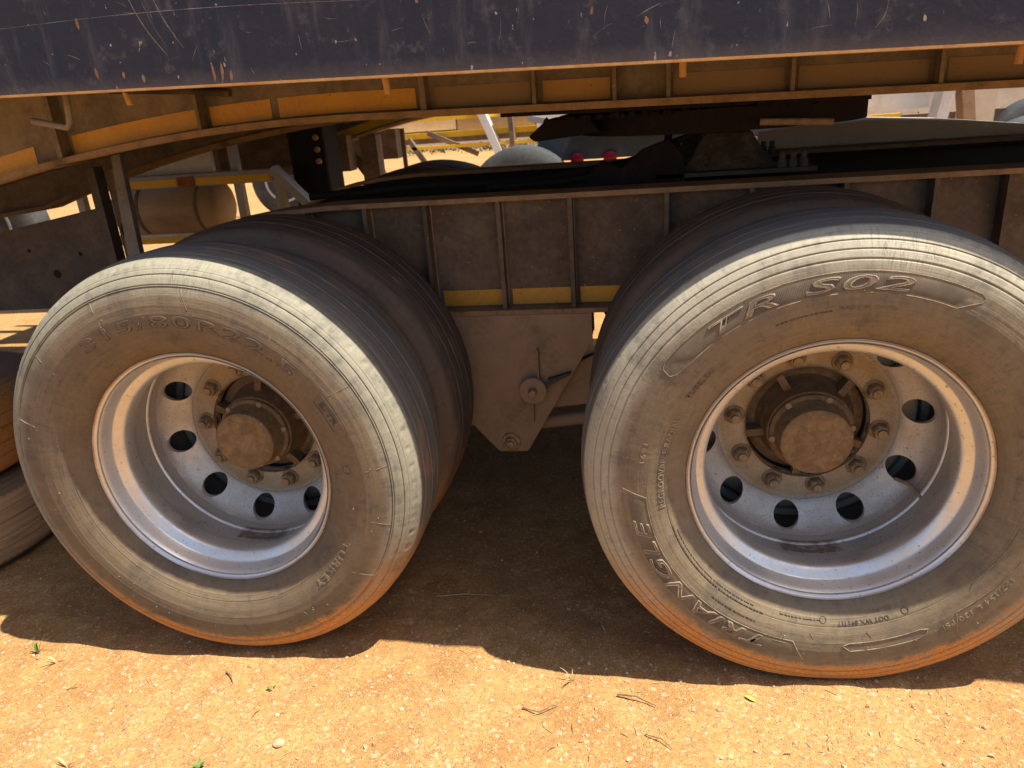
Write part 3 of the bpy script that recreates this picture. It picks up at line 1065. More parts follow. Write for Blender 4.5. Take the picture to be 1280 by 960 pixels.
# --- left tyre mouldings
K = 'left'
lettering(wl, '315/80R22.5', 122.0, 43.0, .3705, .0265, K, 'letter_dark', outline=0.035, raise_=0.0010)
lettering(wl, '315/80R22.5', 121.5, 43.5, .3712, .0250, K, 'letter_wall', raise_=0.0007)
lettering(wl, 'TURKEY', 335.0, 310.0, .3580, .0180, K, 'letter_rubber', outline=0.04, raise_=0.0010)
lettering(wl, 'TURKEY', 334.5, 310.5, .3583, .0172, K, 'letter_wall', raise_=0.0008)
wall_line(wl, [(32, .395), (20, .395), (20, .368), (32, .368)], K, .0008, 'letter_dark', closed=True)
lettering(wl, 'E/TR', 30.5, 21.5, .3760, .0120, K, 'letter_dark', outline=0.05, raise_=0.0009)
wall_line(wl, [(5 + 1.6 * math.cos(t), .362 + .010 * math.sin(t)) for t in [2 * math.pi * j / 18 for j in range(18)]], K, .0008, 'letter_dark', 'moulded_mark', closed=True)
# pale mould flash lines crossing the shoulder
for a in (160, 137, 111, 83, 56, 30, 5, -14, -33, -60, 190, 212, 238, 262, 290):
    da = random.uniform(-2.5, 2.5)
    wall_line(wl, [(a + da, random.uniform(.395, .418)), (a + da * .4, .438), (a, .4560)], K, .0006, 'letter_edge', 'mould_flash', lift=0.0004)
for K_, par, cnt in (('left', wl, 46), ('right', wr, 52)):
    mb = MB()
    for _ in range(cnt):
        a, r = random.uniform(0, 2 * math.pi), random.choice((random.uniform(.318, .345), random.uniform(.35, .43)))
        p = Vector(wall_point(np.array([r]), np.array([a]), -0.0003, K_)[0])
        q = p + Vector((random.uniform(-.003, .003), -.0035, random.uniform(-.003, .003)))
        mb.tube([p, q], .0007, 5)
    o = mb.build('rubber_vent_hairs', 'letter_edge', par)
    o['kind'] = 'stuff'

# ------------------------------------------------------------------ lower trailer frame
def i_beam(parent, yw, face, x0, x1, stiff, strips, mat='frame_paint'):
    """plate girder; face = -1 when its dressed side looks at the camera"""
    ya, yb = yw - 0.062, yw + 0.062
    nose = [(x0, .86), (x0, .80), (x0 + .12, .688), (x1, .688), (x1, 1.006), (x0 + .62, 1.006), (x0 + .30, .975)]
    b = MB().prism(nose, yw - .006, yw + .006).build('side_beam', mat, parent)
    top = MB()
    pts = [(x0 - .01, .862), (x0 + .15, .925), (x0 + .30, .976), (x0 + .45, .997), (x0 + .62, 1.0065), (x1, 1.0065)]
    for (xa, za), (xb, zb) in zip(pts, pts[1:]):
        top.hull8([(xa, ya, za), (xb, ya, zb), (xb, yb, zb), (xa, yb, za), (xa, ya, za + .014), (xb, ya, zb + .014), (xb, yb, zb + .014), (xa, yb, za + .014)])
    top.build('top_flange', 'flange_edge', b)
    MB().box(x0 + .12, x1, ya, yb, .6735, .6875).build('bottom_flange', 'flange_edge', b)
    for x in stiff:
        s = MB().box(x - .006, x + .006, min(yw + face * .0065, yw + face * .056), max(yw + face * .0065, yw + face * .056), .6885, 1.0055)
        s.build('stiffener', mat, b)
        MB().tube([(x + .006, yw + face * .0105, .69), (x + .006, yw + face * .0105, 1.0)], .004, 6).build('weld_bead', 'flange_edge', b, 1)
    for xa, xb in strips:
        MB().box(xa, xb, min(yw + face * .0065, yw + face * .0078), max(yw + face * .0065, yw + face * .0078), .6920, .7400).build('reflective_strip', 'tape_mid', b)
    return b


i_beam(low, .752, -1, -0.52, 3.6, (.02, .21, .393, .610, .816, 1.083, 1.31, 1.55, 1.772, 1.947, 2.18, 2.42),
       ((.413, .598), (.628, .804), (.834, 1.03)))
i_beam(low, 1.752, 1, -0.52, 3.6, (.393, .816, 1.31, 1.772), (), 'black_and_shade')  # same steel as the near beam, blackened for its shade
for x in (0.30, 1.85, 2.9):
    MB().box(x - .04, x + .04, .762, 1.742, .74, .88).build('crossmember', 'black_and_shade', low)
# worn brackets holding suspension: hanger plates in the middle
HP = [(.43, .672), (.868, .672), (.868, .588), (.652, .222), (.644, .218), (.560, .218), (.553, .222), (.478, .312), (.43, .368)]
h = MB().prism(HP, .694, .706).bevel(.0015).build('hanger_bracket', 'hanger_dust', low)
MB().prism(HP, .800, .812).build('hanger_bracket', 'hanger_dust', low)
MB().box(.43, .868, .7062, .7998, .60, .672).build('hanger_gusset', 'hanger_dust', low)
MB().lathe([(.0, .043), (-.010, .043), (-.0125, .0405), (-.0125, .010)], (.682, .676, .436), 40).lathe([(.018, .026), (-.006, .026)], (.682, .676, .436), 24).build('adjuster_washer', 'hanger_dust', h, SM)
MB().lathe([(0, .014), (-.010, .0135), (-.020, .0105), (-.022, .0001)], (.682, .6632, .436), 20).build('adjuster_bolt', 'nut_steel', h, SM)
MB().bar((.700, .683, .472), (.702, .683, .566), .005, .022, up=(0, 1, 0)).build('adjuster_fin', 'hanger_dust', h)
MB().bar((.678, .683, .396), (.676, .683, .330), .005, .022, up=(0, 1, 0)).build('adjuster_fin', 'hanger_dust', h)
MB().prism([(.722, .445), (.728, .470), (.800, .492), (.800, .487)], .672, .6935).build('adjuster_fin', 'dark_plate', h)
MB().lathe([(.002, .031), (-.006, .031), (-.008, .029), (-.008, .02)], (.598, .694, .253), 32).lathe([(-.008, .021), (-.018, .020), (-.020, .015)], (.598, .694, .253), 6).lathe([(-.020, .0125), (-.031, .012), (-.033, .0001)], (.598, .694, .253), 18).build('pivot_bolt', 'nut_steel', h, SM)
# rocker behind and leaf packs to the axles
MB().prism([(.60, .40), (.74, .47), (.96, .56), (1.12, .55), (1.12, .50), (.94, .37), (.80, .355), (.66, .34)], .745, .785).bevel(.003).build('rocker_arm', 'hanger_dust', low)
for cx, sg in ((0.0, 1), (AX, -1)):
    MB().lathe([(.62, .066), (1.88, .066)], (cx, 0, WZ), 24).build('axle', 'hub_dark', low, SM)
    for yy in (.80, 1.70):
        mb = MB()
        for k in range(6):
            half = .50 - .06 * k
            prev = None
            for j in range(9):
                t = -1 + 2 * j / 8
                p = (cx + half * t, yy, .60 + .013 * k - .07 * (t * half / .5) ** 2 - .0)
                if prev:
                    mb.bar(prev, p, .075, .0115)
                prev = p
        mb.build('leaf_spring', 'hub_dark', low)
    MB().tube([(cx + sg * .06, .775, .36), (.60 - sg * .0, .775, .275)], .022, 12).build('torque_rod', 'hanger_dust', low, SM)

for cx, sg in ((0.0, 1), (AX, -1)):
    bc = MB().lathe([(-.10, .0001), (-.10, .06), (-.085, .078), (-.01, .082), (0, .088), (.012, .088), (.02, .08), (.09, .07), (.10, .0001)], (cx + sg * .27, .93, .40), 28, 'x').build('brake_chamber', 'hub_dark', low, SM)
    MB().tube([(cx + sg * .37, .93, .40), (cx + sg * .43, .90, .47), (cx + sg * .46, .83, .58), (cx + sg * .50, .80, .665)], .008, 8).build('brake_hose', 'black_and_shade', low, 1.2)
# fifth wheel: pedestals on the beams, greasy plate on top
for yy, side in ((0.965, 0), (1.50, 1)):
    pts = []
    for t in np.linspace(0, 1, 9):
        pts.append((1.10 + .105 * (t ** .55), 1.0225 + .118 * t))
    for t in np.linspace(1, 0, 9):
        pts.append((1.475 - .135 * (t ** .5), 1.0225 + .118 * t))
    MB().prism(pts, yy, yy + .04).bevel(.003).build('fifth_wheel_pedestal', 'shaded_pedestal_grime', low)
    MB().box(1.06, 1.52, yy - .06, yy + .12, 1.0212, 1.0330).build('pedestal_foot', 'dark_plate', low)
    for x in (1.425, 1.455, 1.485):
        MB().lathe([(0, .013), (.022, .013), (.024, .009), (.042, .009), (.043, .0001)], (x, yy - .035, 1.0332), 8, 'z').build('pedestal_bolt', 'dark_plate', low)
MB().box(.55, 2.9, .8145, 1.689, .985, .9985).build('deck_plate', 'black_and_shade', low)  # plate blackened to stand for the shade under the bin
fw = MB()
out = []
for t in np.linspace(0, 2 * math.pi, 48, endpoint=False):
    x, y = math.cos(t), math.sin(t)
    out.append((1.27 + .45 * x, 1.25 + .46 * y))
slot = [(.66, 1.20), (.66, 1.30)]
a = [fw.bm.verts.new((p[0], p[1], 1.150)) for p in out]
b = [fw.bm.verts.new((p[0], p[1], 1.212)) for p in out]
fw.bm.faces.new(a[::-1])
fw.bm.faces.new(b)
for i in range(48):
    fw.bm.faces.new((a[i], a[(i + 1) % 48], b[(i + 1) % 48], b[i]))
fwo = fw.build('fifth_wheel_plate', 'grease', low)
MB().prism([(.74, 1.213), (.86, 1.216), (.90, 1.165), (.70, 1.150), (.68, 1.165)], .92, 1.14).bevel(.006, 2).build('fifth_wheel_ramp', 'grease', fwo)
MB().prism([(.74, 1.213), (.86, 1.216), (.90, 1.165), (.70, 1.150), (.68, 1.165)], 1.36, 1.58).bevel(.006, 2).build('fifth_wheel_ramp', 'grease', fwo)
MB().tube([(1.334, .775, 1.170), (1.43, .770, 1.164), (1.520, .765, 1.158)], .0095, 12).build('release_handle', 'hanger_dust', fwo, SM)
mb = MB()
for k in range(60):
    x = random.uniform(.72, 1.55)
    mb.lathe([(0, .012), (.006 + random.random() * .01, .009), (.016, .0001)], (x, random.uniform(.80, .9), 1.205), 7, 'z')
mb.build('grease_lumps', 'grease', fwo)['kind'] = 'stuff'
for k, pts in enumerate(([(.10, .90, 1.030), (.35, .93, 1.040), (.62, .96, 1.032), (.85, 1.0, 1.050), (1.02, .98, 1.075), (1.13, .95, 1.12)],
                         [(-.05, .92, 1.026), (.30, 1.00, 1.036), (.70, 1.08, 1.030), (.95, 1.05, 1.062), (1.08, .99, 1.10), (1.10, .97, 1.145)],
                         [(.55, .88, 1.028), (.80, .90, 1.034), (.98, .93, 1.060), (1.05, .95, 1.10), (1.16, .97, 1.135)])):
    P3 = [Vector(p) for p in pts]
    fine = []
    for i in range(len(P3) - 1):
        p0, p1, p2, p3 = P3[max(i - 1, 0)], P3[i], P3[i + 1], P3[min(i + 2, len(P3) - 1)]
        for j in range(6):
            t = j / 6
            fine.append(.5 * ((2 * p1) + (p2 - p0) * t + (2 * p0 - 5 * p1 + 4 * p2 - p3) * t * t + (3 * p1 - p0 - 3 * p2 + p3) * t ** 3))
    fine.append(P3[-1])
    MB().tube(fine, .014 - .002 * k, 10).build('air_hose', 'black_and_shade', low, 1.2)
MB().prism([(.83, 1.0), (.86, 1.05), (.90, 1.085), (.96, 1.06), (1.02, 1.11), (1.10, 1.135), (1.14, 1.09), (1.15, 1.0)], .905, .935).bevel(.004).build('lock_housing', 'grease', low)
# far side mudguard, pale
mg = MB()
pp = [(1.52, 2.58, 1.06), (1.70, 2.58, 1.075), (2.05, 2.58, 1.078), (2.4, 2.58, 1.050), (2.8, 2.58, 1.00), (3.1, 2.58, .95)]
for (xa, y, za), (xb, _, zb) in zip(pp, pp[1:]):
    mg.hull8([(xa, 2.02, za), (xb, 2.02, zb), (xb, 2.62, zb), (xa, 2.62, za), (xa, 2.02, za + .012), (xb, 2.02, zb + .012), (xb, 2.62, zb + .012), (xa, 2.62, za + .012)])
    mg.hull8([(xa, 2.02, za - .115), (xb, 2.02, zb - .115), (xb, 2.035, zb - .115), (xa, 2.035, za - .115), (xa, 2.02, za - .0005), (xb, 2.02, zb - .0005), (xb, 2.035, zb - .0005), (xa, 2.035, za - .0005)])
mg.build('mudguard', 'pale_panel', low)

# ------------------------------------------------------------------ upper trailer: navy tipper bin on a curved gooseneck frame
up = empty('tipper_trailer', (0, 0, 0))
tag(up, 'scratched navy tipper bin with curved brown gooseneck frame above the wheels', 'trailer')


def zf(x):
    """underside of the upper frame's bottom flange"""
    z = 1.2550 - .0223 * x
    if x < .25:
        xx = max(x, -1.7)
        z -= .088 * (xx - .25) ** 2
        if x < -1.7:
            z -= (x + 1.7) * -0.12
    return z


XS = list(np.arange(-3.0, -1.7, .2)) + list(np.arange(-1.7, .3, .08)) + [.3, .8, 1.4, 2.0, 2.8, 3.6, 4.5]
EDGE = lambda x: 1.3442 - .0288 * x if x < 1.7 else 1.3442 - .0288 * x
LIFT = -0.0275


def sweep(mb, xs, y0, y1, lo, hi):
    for xa, xb in zip(xs, xs[1:]):
        mb.hull8([(xa, y0, lo(xa)), (xb, y0, lo(xb)), (xb, y1, lo(xb)), (xa, y1, lo(xa)), (xa, y0, hi(xa)), (xb, y0, hi(xb)), (xb, y1, hi(xb)), (xa, y1, hi(xa))])
    return mb


TOP = lambda x: 1.416 - .0288 * x
for yw, face in ((.752, -1), (1.752, 1)):
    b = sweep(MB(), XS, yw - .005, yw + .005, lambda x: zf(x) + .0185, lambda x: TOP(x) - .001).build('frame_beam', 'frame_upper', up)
    sweep(MB(), XS, yw - .060, yw + .060, zf, lambda x: zf(x) + .018).build('bottom_flange', 'flange_edge', b, 0.3)
    if face == -1:
        for x in (-1.25, -.735, -.256, .423, .732, .947, 1.087, 1.399, 1.751, 2.1):
            z0 = zf(x) + .0190
            wdt = .010 if x not in (-.735, .423) else .016
            MB().hull8([(x - wdt / 2, yw - .052, z0), (x + wdt / 2, yw - .052, z0), (x + wdt / 2, yw - .0055, z0), (x - wdt / 2, yw - .0055, z0),
                        (x - wdt / 2, yw - .052, TOP(x) - .002), (x + wdt / 2, yw - .052, TOP(x) - .002), (x + wdt / 2, yw - .0055, TOP(x) - .002), (x - wdt / 2, yw - .0055, TOP(x) - .002)]) if False else \
                MB().box(x - wdt / 2, x + wdt / 2, yw - .052, yw - .0055, z0, TOP(x) - .002).build('stiffener', 'frame_upper', b)
        for xa, xb, mt in ((-1.23, -.855, 'tape'), (-.715, -.285, 'tape'), (-.240, -.046, 'tape'), (-.022, .392, 'tape'), (.445, .718, 'tape_buried'), (.752, .935, 'tape_dull'),
                           (1.102, 1.386, 'tape_buried'), (1.42, 1.735, 'tape_buried'), (1.78, 2.05, 'tape_buried')):
            n = 6
            sweep(MB(), list(np.linspace(xa, xb, n)), yw - .0072, yw - .0056, lambda x: zf(x) + .024, lambda x: zf(x) + .078).build('reflective_strip', mt, b)
for x in (-1.5, -.6, .1, .62, 1.7, 2.6):
    MB().box(x - .03, x + .03, .760, 1.744, max(zf(x) + .05, 1.20), TOP(x) - .003).build('crossmember', 'black_and_shade', up)
MB().hull8([(.62, .80, zf(.62) - .011), (1.62, .80, zf(1.62) - .011), (1.62, 1.70, zf(1.62) - .011), (.62, 1.70, zf(.62) - .011),
            (.62, .80, zf(.62) - .001), (1.62, .80, zf(1.62) - .001), (1.62, 1.70, zf(1.62) - .001), (.62, 1.70, zf(.62) - .001)])
kp = MB()
kp.hull8([(.62, .80, zf(.62) - .012), (1.62, .80, zf(1.62) - .012), (1.62, 1.70, zf(1.62) - .012), (.62, 1.70, zf(.62) - .012),
          (.62, .80, zf(.62) - .001), (1.62, .80, zf(1.62) - .001), (1.62, 1.70, zf(1.62) - .001), (.62, 1.70, zf(.62) - .001)])
kp.build('kingpin_plate', 'grease', up)

# bin: side sheet with its folded lip, floor, far side
BX0, BX1 = -4.2, 5.4
bx = list(np.linspace(BX0, BX1, 25))
YB = -.0270
side = sweep(MB(), bx, YB, YB + .006, EDGE, lambda x: EDGE(x) + 1.05).build('bin_side', 'bin', up)
sweep(MB(), bx, YB - .0015, YB + .028, lambda x: EDGE(x) - .0050, lambda x: EDGE(x) - .0005).build('bottom_lip', 'lip', side)
sweep(MB(), bx, YB - .02, YB + .06, lambda x: EDGE(x) + 1.051, lambda x: EDGE(x) + 1.13).build('top_rail', 'bin', side)
sweep(MB(), bx, YB + .0065, 2.52, TOP, lambda x: TOP(x) + .008).build('bin_floor', 'frame_upper', up)
sweep(MB(), bx, 2.521, 2.527, EDGE, lambda x: EDGE(x) + 1.05).build('bin_side', 'bin', up)
for x in (BX0, BX1 - .006):
    MB().box(x, x + .006, YB + .007, 2.520, TOP(x) + .01, EDGE(x) + 1.0).build('bin_end', 'bin', up)
for o in [q for q in up.children if q.name.split('.')[0] in ('bin_side', 'bin_floor', 'bin_end')]:
    o.rotation_euler = (0, 0, -.025)
    o.location = (0, .038, 0)
# scratches, chips and rust runs in the paint, hair-thin films on the sheet
def film(pts, w, mat, name, par, lift=.0004):
    mb = MB()
    L_ = []
    for i, (x, z) in enumerate(pts):
        d = Vector((pts[min(i + 1, len(pts) - 1)][0] - pts[max(i - 1, 0)][0], pts[min(i + 1, len(pts) - 1)][1] - pts[max(i - 1, 0)][1])).normalized()
        ww = w * (.25 + .75 * math.sin(math.pi * (i + .5) / len(pts))) * random.uniform(.7, 1.2) / 2
        L_.append((mb.bm.verts.new((x - d.y * ww, YB - lift, z + d.x * ww)), mb.bm.verts.new((x + d.y * ww, YB - lift, z - d.x * ww))))
    for (a, b), (c, d_) in zip(L_, L_[1:]):
        mb.bm.faces.new((a, b, d_, c))
    return mb.build(name, mat, par)


def curve_pts(x0, z0, x1, z1, bow, n=10):
    out_ = []
    for k in range(n):
        t = k / (n - 1)
        out_.append((x0 + (x1 - x0) * t - (z1 - z0) * bow * math.sin(math.pi * t), z0 + (z1 - z0) * t + (x1 - x0) * bow * math.sin(math.pi * t)))
    return out_


film(curve_pts(-.27, 1.470, .55, 1.452, .012, 24), .0011, 'scratch', 'paint_scratch', side)
film(curve_pts(.055, 1.52, .118, 1.395, -.06, 12), .0022, 'scratch', 'paint_scratch', side)
film(curve_pts(.105, 1.52, .155, 1.405, -.05, 12), .0020, 'scratch', 'paint_scratch', side)
film(curve_pts(.085, 1.50, .120, 1.41, -.04, 10), .0008, 'scratch', 'paint_scratch', side)
film(curve_pts(1.005, 1.385, 1.045, 1.402, .02, 8), .0012, 'scratch', 'paint_scratch', side)
film(curve_pts(1.30, 1.40, 1.315, 1.355, .05, 8), .0014, 'scratch', 'paint_scratch', side)
film(curve_pts(1.385, 1.335, 1.402, 1.375, -.12, 8), .0013, 'scratch', 'paint_scratch', side)
for x, z, h in ((.205, 1.342, .034), (.225, 1.340, .032), (.243, 1.341, .018), (-.045, 1.365, .020), (.015, 1.362, .012), (.055, 1.352, .014), (-.06, 1.455, .02), (.93, 1.395, .012), (1.02, 1.372, .012), (.62, 1.44, .010)):
    film(curve_pts(x, z + h, x + random.uniform(-.003, .003), z, .03, 8), .0065, 'rust_chip', 'rust_run', side, .0003)
for k in range(48):
    x, z = random.uniform(-.4, 1.9), random.uniform(.012, .2)
    z += EDGE(x)
    L_, an = random.uniform(.006, .045), random.choice((random.gauss(1.57, .2), random.gauss(0, .25), random.uniform(0, 3.1)))
    film(curve_pts(x, z, x + L_ * math.cos(an), z + L_ * math.sin(an), random.uniform(-.08, .08), 6), random.uniform(.0005, .0011), 'scratch', 'paint_scratch', side, .0002 + .00001 * (k % 9))
# pins and hooks below the lip
for x, y, z0, z1, dx in ((.499, .10, 1.372, 1.298, .007), (1.086, .10, 1.36, 1.286, .0), (1.660, .10, 1.345, 1.264, -.004), (-.090, .10, 1.39, 1.318, .012)):
    MB().tube([(x, y, z0), (x + dx * .4, y, (z0 + z1) / 2), (x + dx, y, z1)], .0068, 10).build('bin_pin', 'lip', side, SM)
MB().tube([(-.226, .10, 1.40), (-.230, .10, 1.345), (-.237, .10, 1.292), (-.246, .10, 1.283), (-.330, .10, 1.302)], .0075, 10).build('rope_hook', 'frame_upper', side, 1.2)
MB().tube([(-.12, .10, 1.352), (.06, .10, 1.338), (.160, .10, 1.326)], .0085, 12).build('latch_rod', 'hub_dark', side, SM)
MB().box(-.30, .22, .085, .115, 1.362, 1.372).build('latch_rail', 'frame_upper', side)

# landing gear under the gooseneck
MB().box(-.905, -.872, 1.01, 1.06, .60, 1.16).build('landing_leg', 'dark_plate', up)
leg = MB().prism([(-.866, .56), (-.800, .56), (-.770, zf(-.77) + .10), (-.800, zf(-.80) + .10)], 1.030, 1.055).build('landing_leg', 'leg_grey', up)
lp = MB()
lp.prism([(-2.3, .80), (-.906, 1.020), (-.906, .66), (-2.3, .65)], 1.02, 1.03)
lpo = lp.build('landing_plate', 'dark_plate', up)
MB().box(-.870, -.801, 1.06, 1.075, .60, 1.15).build('landing_web', 'frame_paint', up)
for z in (.93, .84, .74):
    MB().prism([(-.848 + .012 * math.cos(t), z + .03 * math.sin(t)) for t in [2 * math.pi * k / 14 for k in range(14)]], 1.0575, 1.0595).build('web_slot', 'grease', up)
for x, z, r in ((-1.14, .79, .016), (-1.02, .86, .008), (-1.23, .88, .008), (-1.05, .75, .007)):
    MB().lathe([(-.001, r), (.0, r * .9)], (x, 1.0195, z), 16).build('plate_hole', 'grease', lpo)
for x in (-2.1, -.835):
    MB().box(x - .06, x + .06, 1.02 - .03, 1.09, .5, .56).build('landing_shoe', 'dark_plate', up)
    MB().box(x - .03, x + .03, 1.035, 1.085, .0, .5).build('landing_foot', 'dark_plate', up)

# ------------------------------------------------------------------ two worn tyres lying stacked under the trailer
def flat_tyre(x, y, z, rot, label, h=0.29):
    o = link('worn_tyre', TYRES['inner'], None)
    o = o
    return o


spare = TYRES['inner'].copy()
spare.materials.clear()
spare.materials.append(MAT['tyre_spare'])
v = np.zeros(len(spare.vertices) * 3)
spare.vertices.foreach_get('co', v)
v = v.reshape(-1, 3)
v[:, 2] = np.where(v[:, 2] < -.47, v[:, 2], v[:, 2])
spare.vertices.foreach_set('co', v.ravel())
for (x, y, z, rz, lab) in ((-1.465, .43, .132, 1.9, 'worn tyre lying flat on the dirt, lower of two stacked at left edge'),
                           (-1.500, .45, .402, 4.0, 'worn tyre lying flat on top of another tyre at left edge')):
    o = link('worn_tyre', spare, None, None, True)
    o.location = (x, y, z)
    o.rotation_euler = (R(90), 0, rz)
    o.scale = (1, .85, 1)
    tag(o, lab, 'tyre', 'worn tyres stacked under the trailer')

# ------------------------------------------------------------------ parked vehicles beyond
def cyl_wheel(parent, x, y, z, r, w, name='wheel'):
    t = MB().lathe([(w / 2, r * .55), (w / 2, r * .8), (w / 2 - .03, r * .97), (w / 2 - .05, r), (-w / 2 + .05, r), (-w / 2 + .03, r * .97), (-w / 2, r * .8), (-w / 2, r * .55)], (x, y, z), 48).build(name, 'old_rubber', parent, SM)
    MB().lathe([(-w / 2 + .004, r * .55), (-w / 2 - .006, r * .56), (-w / 2 - .004, r * .5), (0.02, r * .46), (.03, r * .2), (-.08, r * .18), (-.08, .001)], (x, y, z), 36).build('rim', 'grey_metal', t, SM)
    return t


a = empty('parked_trailer', (-2.0, 3.1, 0))
tag(a, 'grey parked trailer with yellow striped rail and beige air tank behind left wheel', 'trailer')
a.location = (0, 0, 0)
MB().box(-3.4, -1.20, 3.00, 3.06, .925, 1.000).bevel(.004).build('side_rail', 'grey_metal', a)
for xa, xb in ((-2.60, -1.845), (-1.715, -1.215)):
    MB().box(xa, xb, 2.9965, 2.9995, .933, .975).build('reflective_strip', 'yellow_paint', a)
MB().box(-1.835, -1.725, 2.990, 2.9995, .925, .985).build('rusty_joint', 'rust', a)
MB().lathe([(0, .0001), (.0, .10), (.03, .15), (.07, .17), (.72, .17), (.76, .15), (.79, .10), (.79, .0001)], (-2.45, 3.24, .775), 40, 'x').build('air_tank', 'beige_tank', a, SM)
for x in (-2.22, -1.80):
    MB().lathe([(-.012, .1725), (.012, .1725)], (x, 3.24, .775), 40, 'x').build('tank_strap', 'frame_paint', a, SM)
MB().box(-2.75, -1.655, 3.13, 3.16, 1.00, 1.75).build('side_panel', 'white_paint', a)
MB().box(-1.64, -1.10, 3.20, 3.23, 1.00, 1.75).build('side_panel', 'frame_paint', a)
MB().bar((-1.475, 3.09, .70), (-1.475, 3.09, 1.60), .05, .05).build('post', 'grey_metal', a)
MB().bar((-1.20, 3.03, 1.00), (-.93, 3.03, .70), .05, .085, up=(0, 1, 0)).build('strut', 'grey_metal', a)
MB().bar((-1.18, 3.04, .97), (-1.18, 3.04, .50), .05, .06).build('post', 'grey_metal', a)
MB().box(-1.12, -.88, 3.12, 3.36, .70, 1.45).bevel(.01).build('valve_box', 'black_and_shade', a)
for z in (1.02, 1.09, 1.16):
    MB().lathe([(0, .018), (-.02, .016), (-.022, .0001)], (-.93, 3.12, z), 12).build('valve_knob', 'hanger_dust', a, SM)
MB().box(-2.9, -1.80, 3.02, 3.07, .575, .635).build('side_guard', 'white_paint', a)
MB().box(-2.9, -1.80, 3.016, 3.0195, .58, .615).build('reflective_strip', 'yellow_paint', a)
MB().box(-2.55, -.15, 2.70, 5.5, 1.76, 1.80).build('deck', 'frame_paint', a)  # unseen deck, added and sized to keep tank and strut in shade
MB().bar((-2.6, 3.08, .60), (-2.6, 3.08, .95), .05, .05).build('post', 'grey_metal', a)
for x in (-5.2, -6.5):
    cyl_wheel(a, x, 3.25, .5, .5, .3)
    cyl_wheel(a, x, 5.1, .5, .5, .3)
MB().box(-7.2, -.9, 3.55, 3.68, .92, 1.15).build('frame_beam', 'frame_paint', a)
MB().box(-7.2, -.9, 4.65, 4.78, .92, 1.15).build('frame_beam', 'frame_paint', a)

b2 = empty('gooseneck_trailer', (0, 0, 0))
tag(b2, 'second trailer with yellow taped gooseneck beam and brown braces, behind the dark valve box', 'trailer')
gx = list(np.linspace(-1.3, 0.9, 12)) + [2.5, 5.0]
gz = lambda x: float(np.interp(x, [-1.6, -1.3, -1.1, -.86, -.56, -.22, 0.2, 1.0, 5.0], [.90, 1.01, 1.063, 1.126, 1.195, 1.238, 1.262, 1.29, 1.36]))
sweep(MB(), gx, 3.72, 3.74, lambda x: gz(x) + .02, lambda x: gz(x) + .50).build('frame_beam', 'frame_paint', b2)
sweep(MB(), gx, 3.66, 3.80, gz, lambda x: gz(x) + .019).build('bottom_flange', 'flange_edge', b2)
sweep(MB(), gx[:9], 3.714, 3.7195, lambda x: gz(x) + .03, lambda x: gz(x) + .085).build('reflective_strip', 'yellow_paint', b2)
MB().bar((-.80, 3.74, gz(-.8) - .002), (-.80, 3.74, .0), .12, .12).build('landing_leg', 'frame_paint', b2)
MB().bar((-.98, 3.72, gz(-.98) - .01), (-.72, 3.72, .70), .04, .05).build('brace', 'frame_paint', b2)
MB().bar((-1.05, 3.70, gz(-1.05) - .01), (-1.05, 3.70, .62), .05, .05).build('brace', 'grey_metal', b2)
MB().bar((-.56, 3.72, gz(-.6) - .02), (-.56, 3.72, .2), .025, .025).build('brace', 'frame_paint', b2)
for x in (3.4, 4.7):
    cyl_wheel(b2, x, 3.6, .5, .5, .3)

b3 = empty('truck_chassis', (0, 0, 0))
tag(b3, 'blue truck chassis with two round red lamps and a dusty wheel, beyond the coupling', 'truck')
cyl_wheel(b3, .06, 5.0, .47, .47, .30)
cyl_wheel(b3, 2.05, 5.0, .47, .47, .30)
MB().box(.18, 2.2, 5.22, 5.30, .78, 1.02).bevel(.008).build('frame_rail', 'blue_frame', b3)
for x in (.515, .795):
    MB().lathe([(0, .058), (-.018, .056), (-.028, .04), (-.031, .0001)], (x, 5.215, .785), 24).build('tail_lamp', 'red_lens', b3, SM)
MB().bar((.12, 5.1, 1.15), (.62, 5.1, 1.04), .03, .05).build('mudguard_stay', 'grey_metal', b3)
MB().box(.55, 1.7, 5.0, 6.6, 1.08, 1.16).build('deck', 'black_and_shade', b3)
MB().lathe([(-.15, .05), (.9, .05)], (.06, 5.1, .47), 16).build('axle', 'hub_dark', b3, SM)

b4 = empty('yellow_framed_trailer', (0, 0, 0))
tag(b4, 'distant trailer with yellow rails, pale diagonal strut and brown post in sunlight', 'trailer')
MB().box(-4.6, .9, 8.5, 8.58, .93, 1.00).build('side_rail', 'yellow_paint', b4)
MB().box(-4.6, 1.2, 8.46, 8.499, 1.14, 1.20).build('side_rail', 'yellow_paint', b4)
MB().box(-4.6, -1.3, 8.60, 8.70, 1.02, 2.3).build('side_panel', 'pale_panel', b4)
MB().box(-1.28, 1.2, 8.60, 8.70, .95, 2.3).build('side_panel', 'beige_tank', b4)
MB().bar((-.98, 8.42, 1.4), (-.70, 8.42, .68), .10, .20, up=(0, 1, 0)).build('strut', 'white_paint', b4)
MB().bar((-.55, 8.43, 1.5), (-.50, 8.43, .0), .20, .06).build('post', 'frame_paint', b4)
MB().bar((-1.65, 8.45, 1.00), (-1.0, 8.45, .70), .05, .06).build('brace', 'frame_paint', b4)
for x0_, z0_, x1_, z1_ in ((-2.6, 1.14, -2.2, .35), (-1.9, .94, -1.5, .30), (-.30, 1.14, .25, .60), (.45, 1.14, .30, .40)):
    MB().bar((x0_, 8.40, z0_), (x1_, 8.40, z1_), .06, .08, up=(0, 1, 0)).build('brace', 'frame_paint', b4)
MB().box(-4.6, 1.2, 8.36, 8.40, .80, .84).build('side_rail', 'yellow_paint', b4)
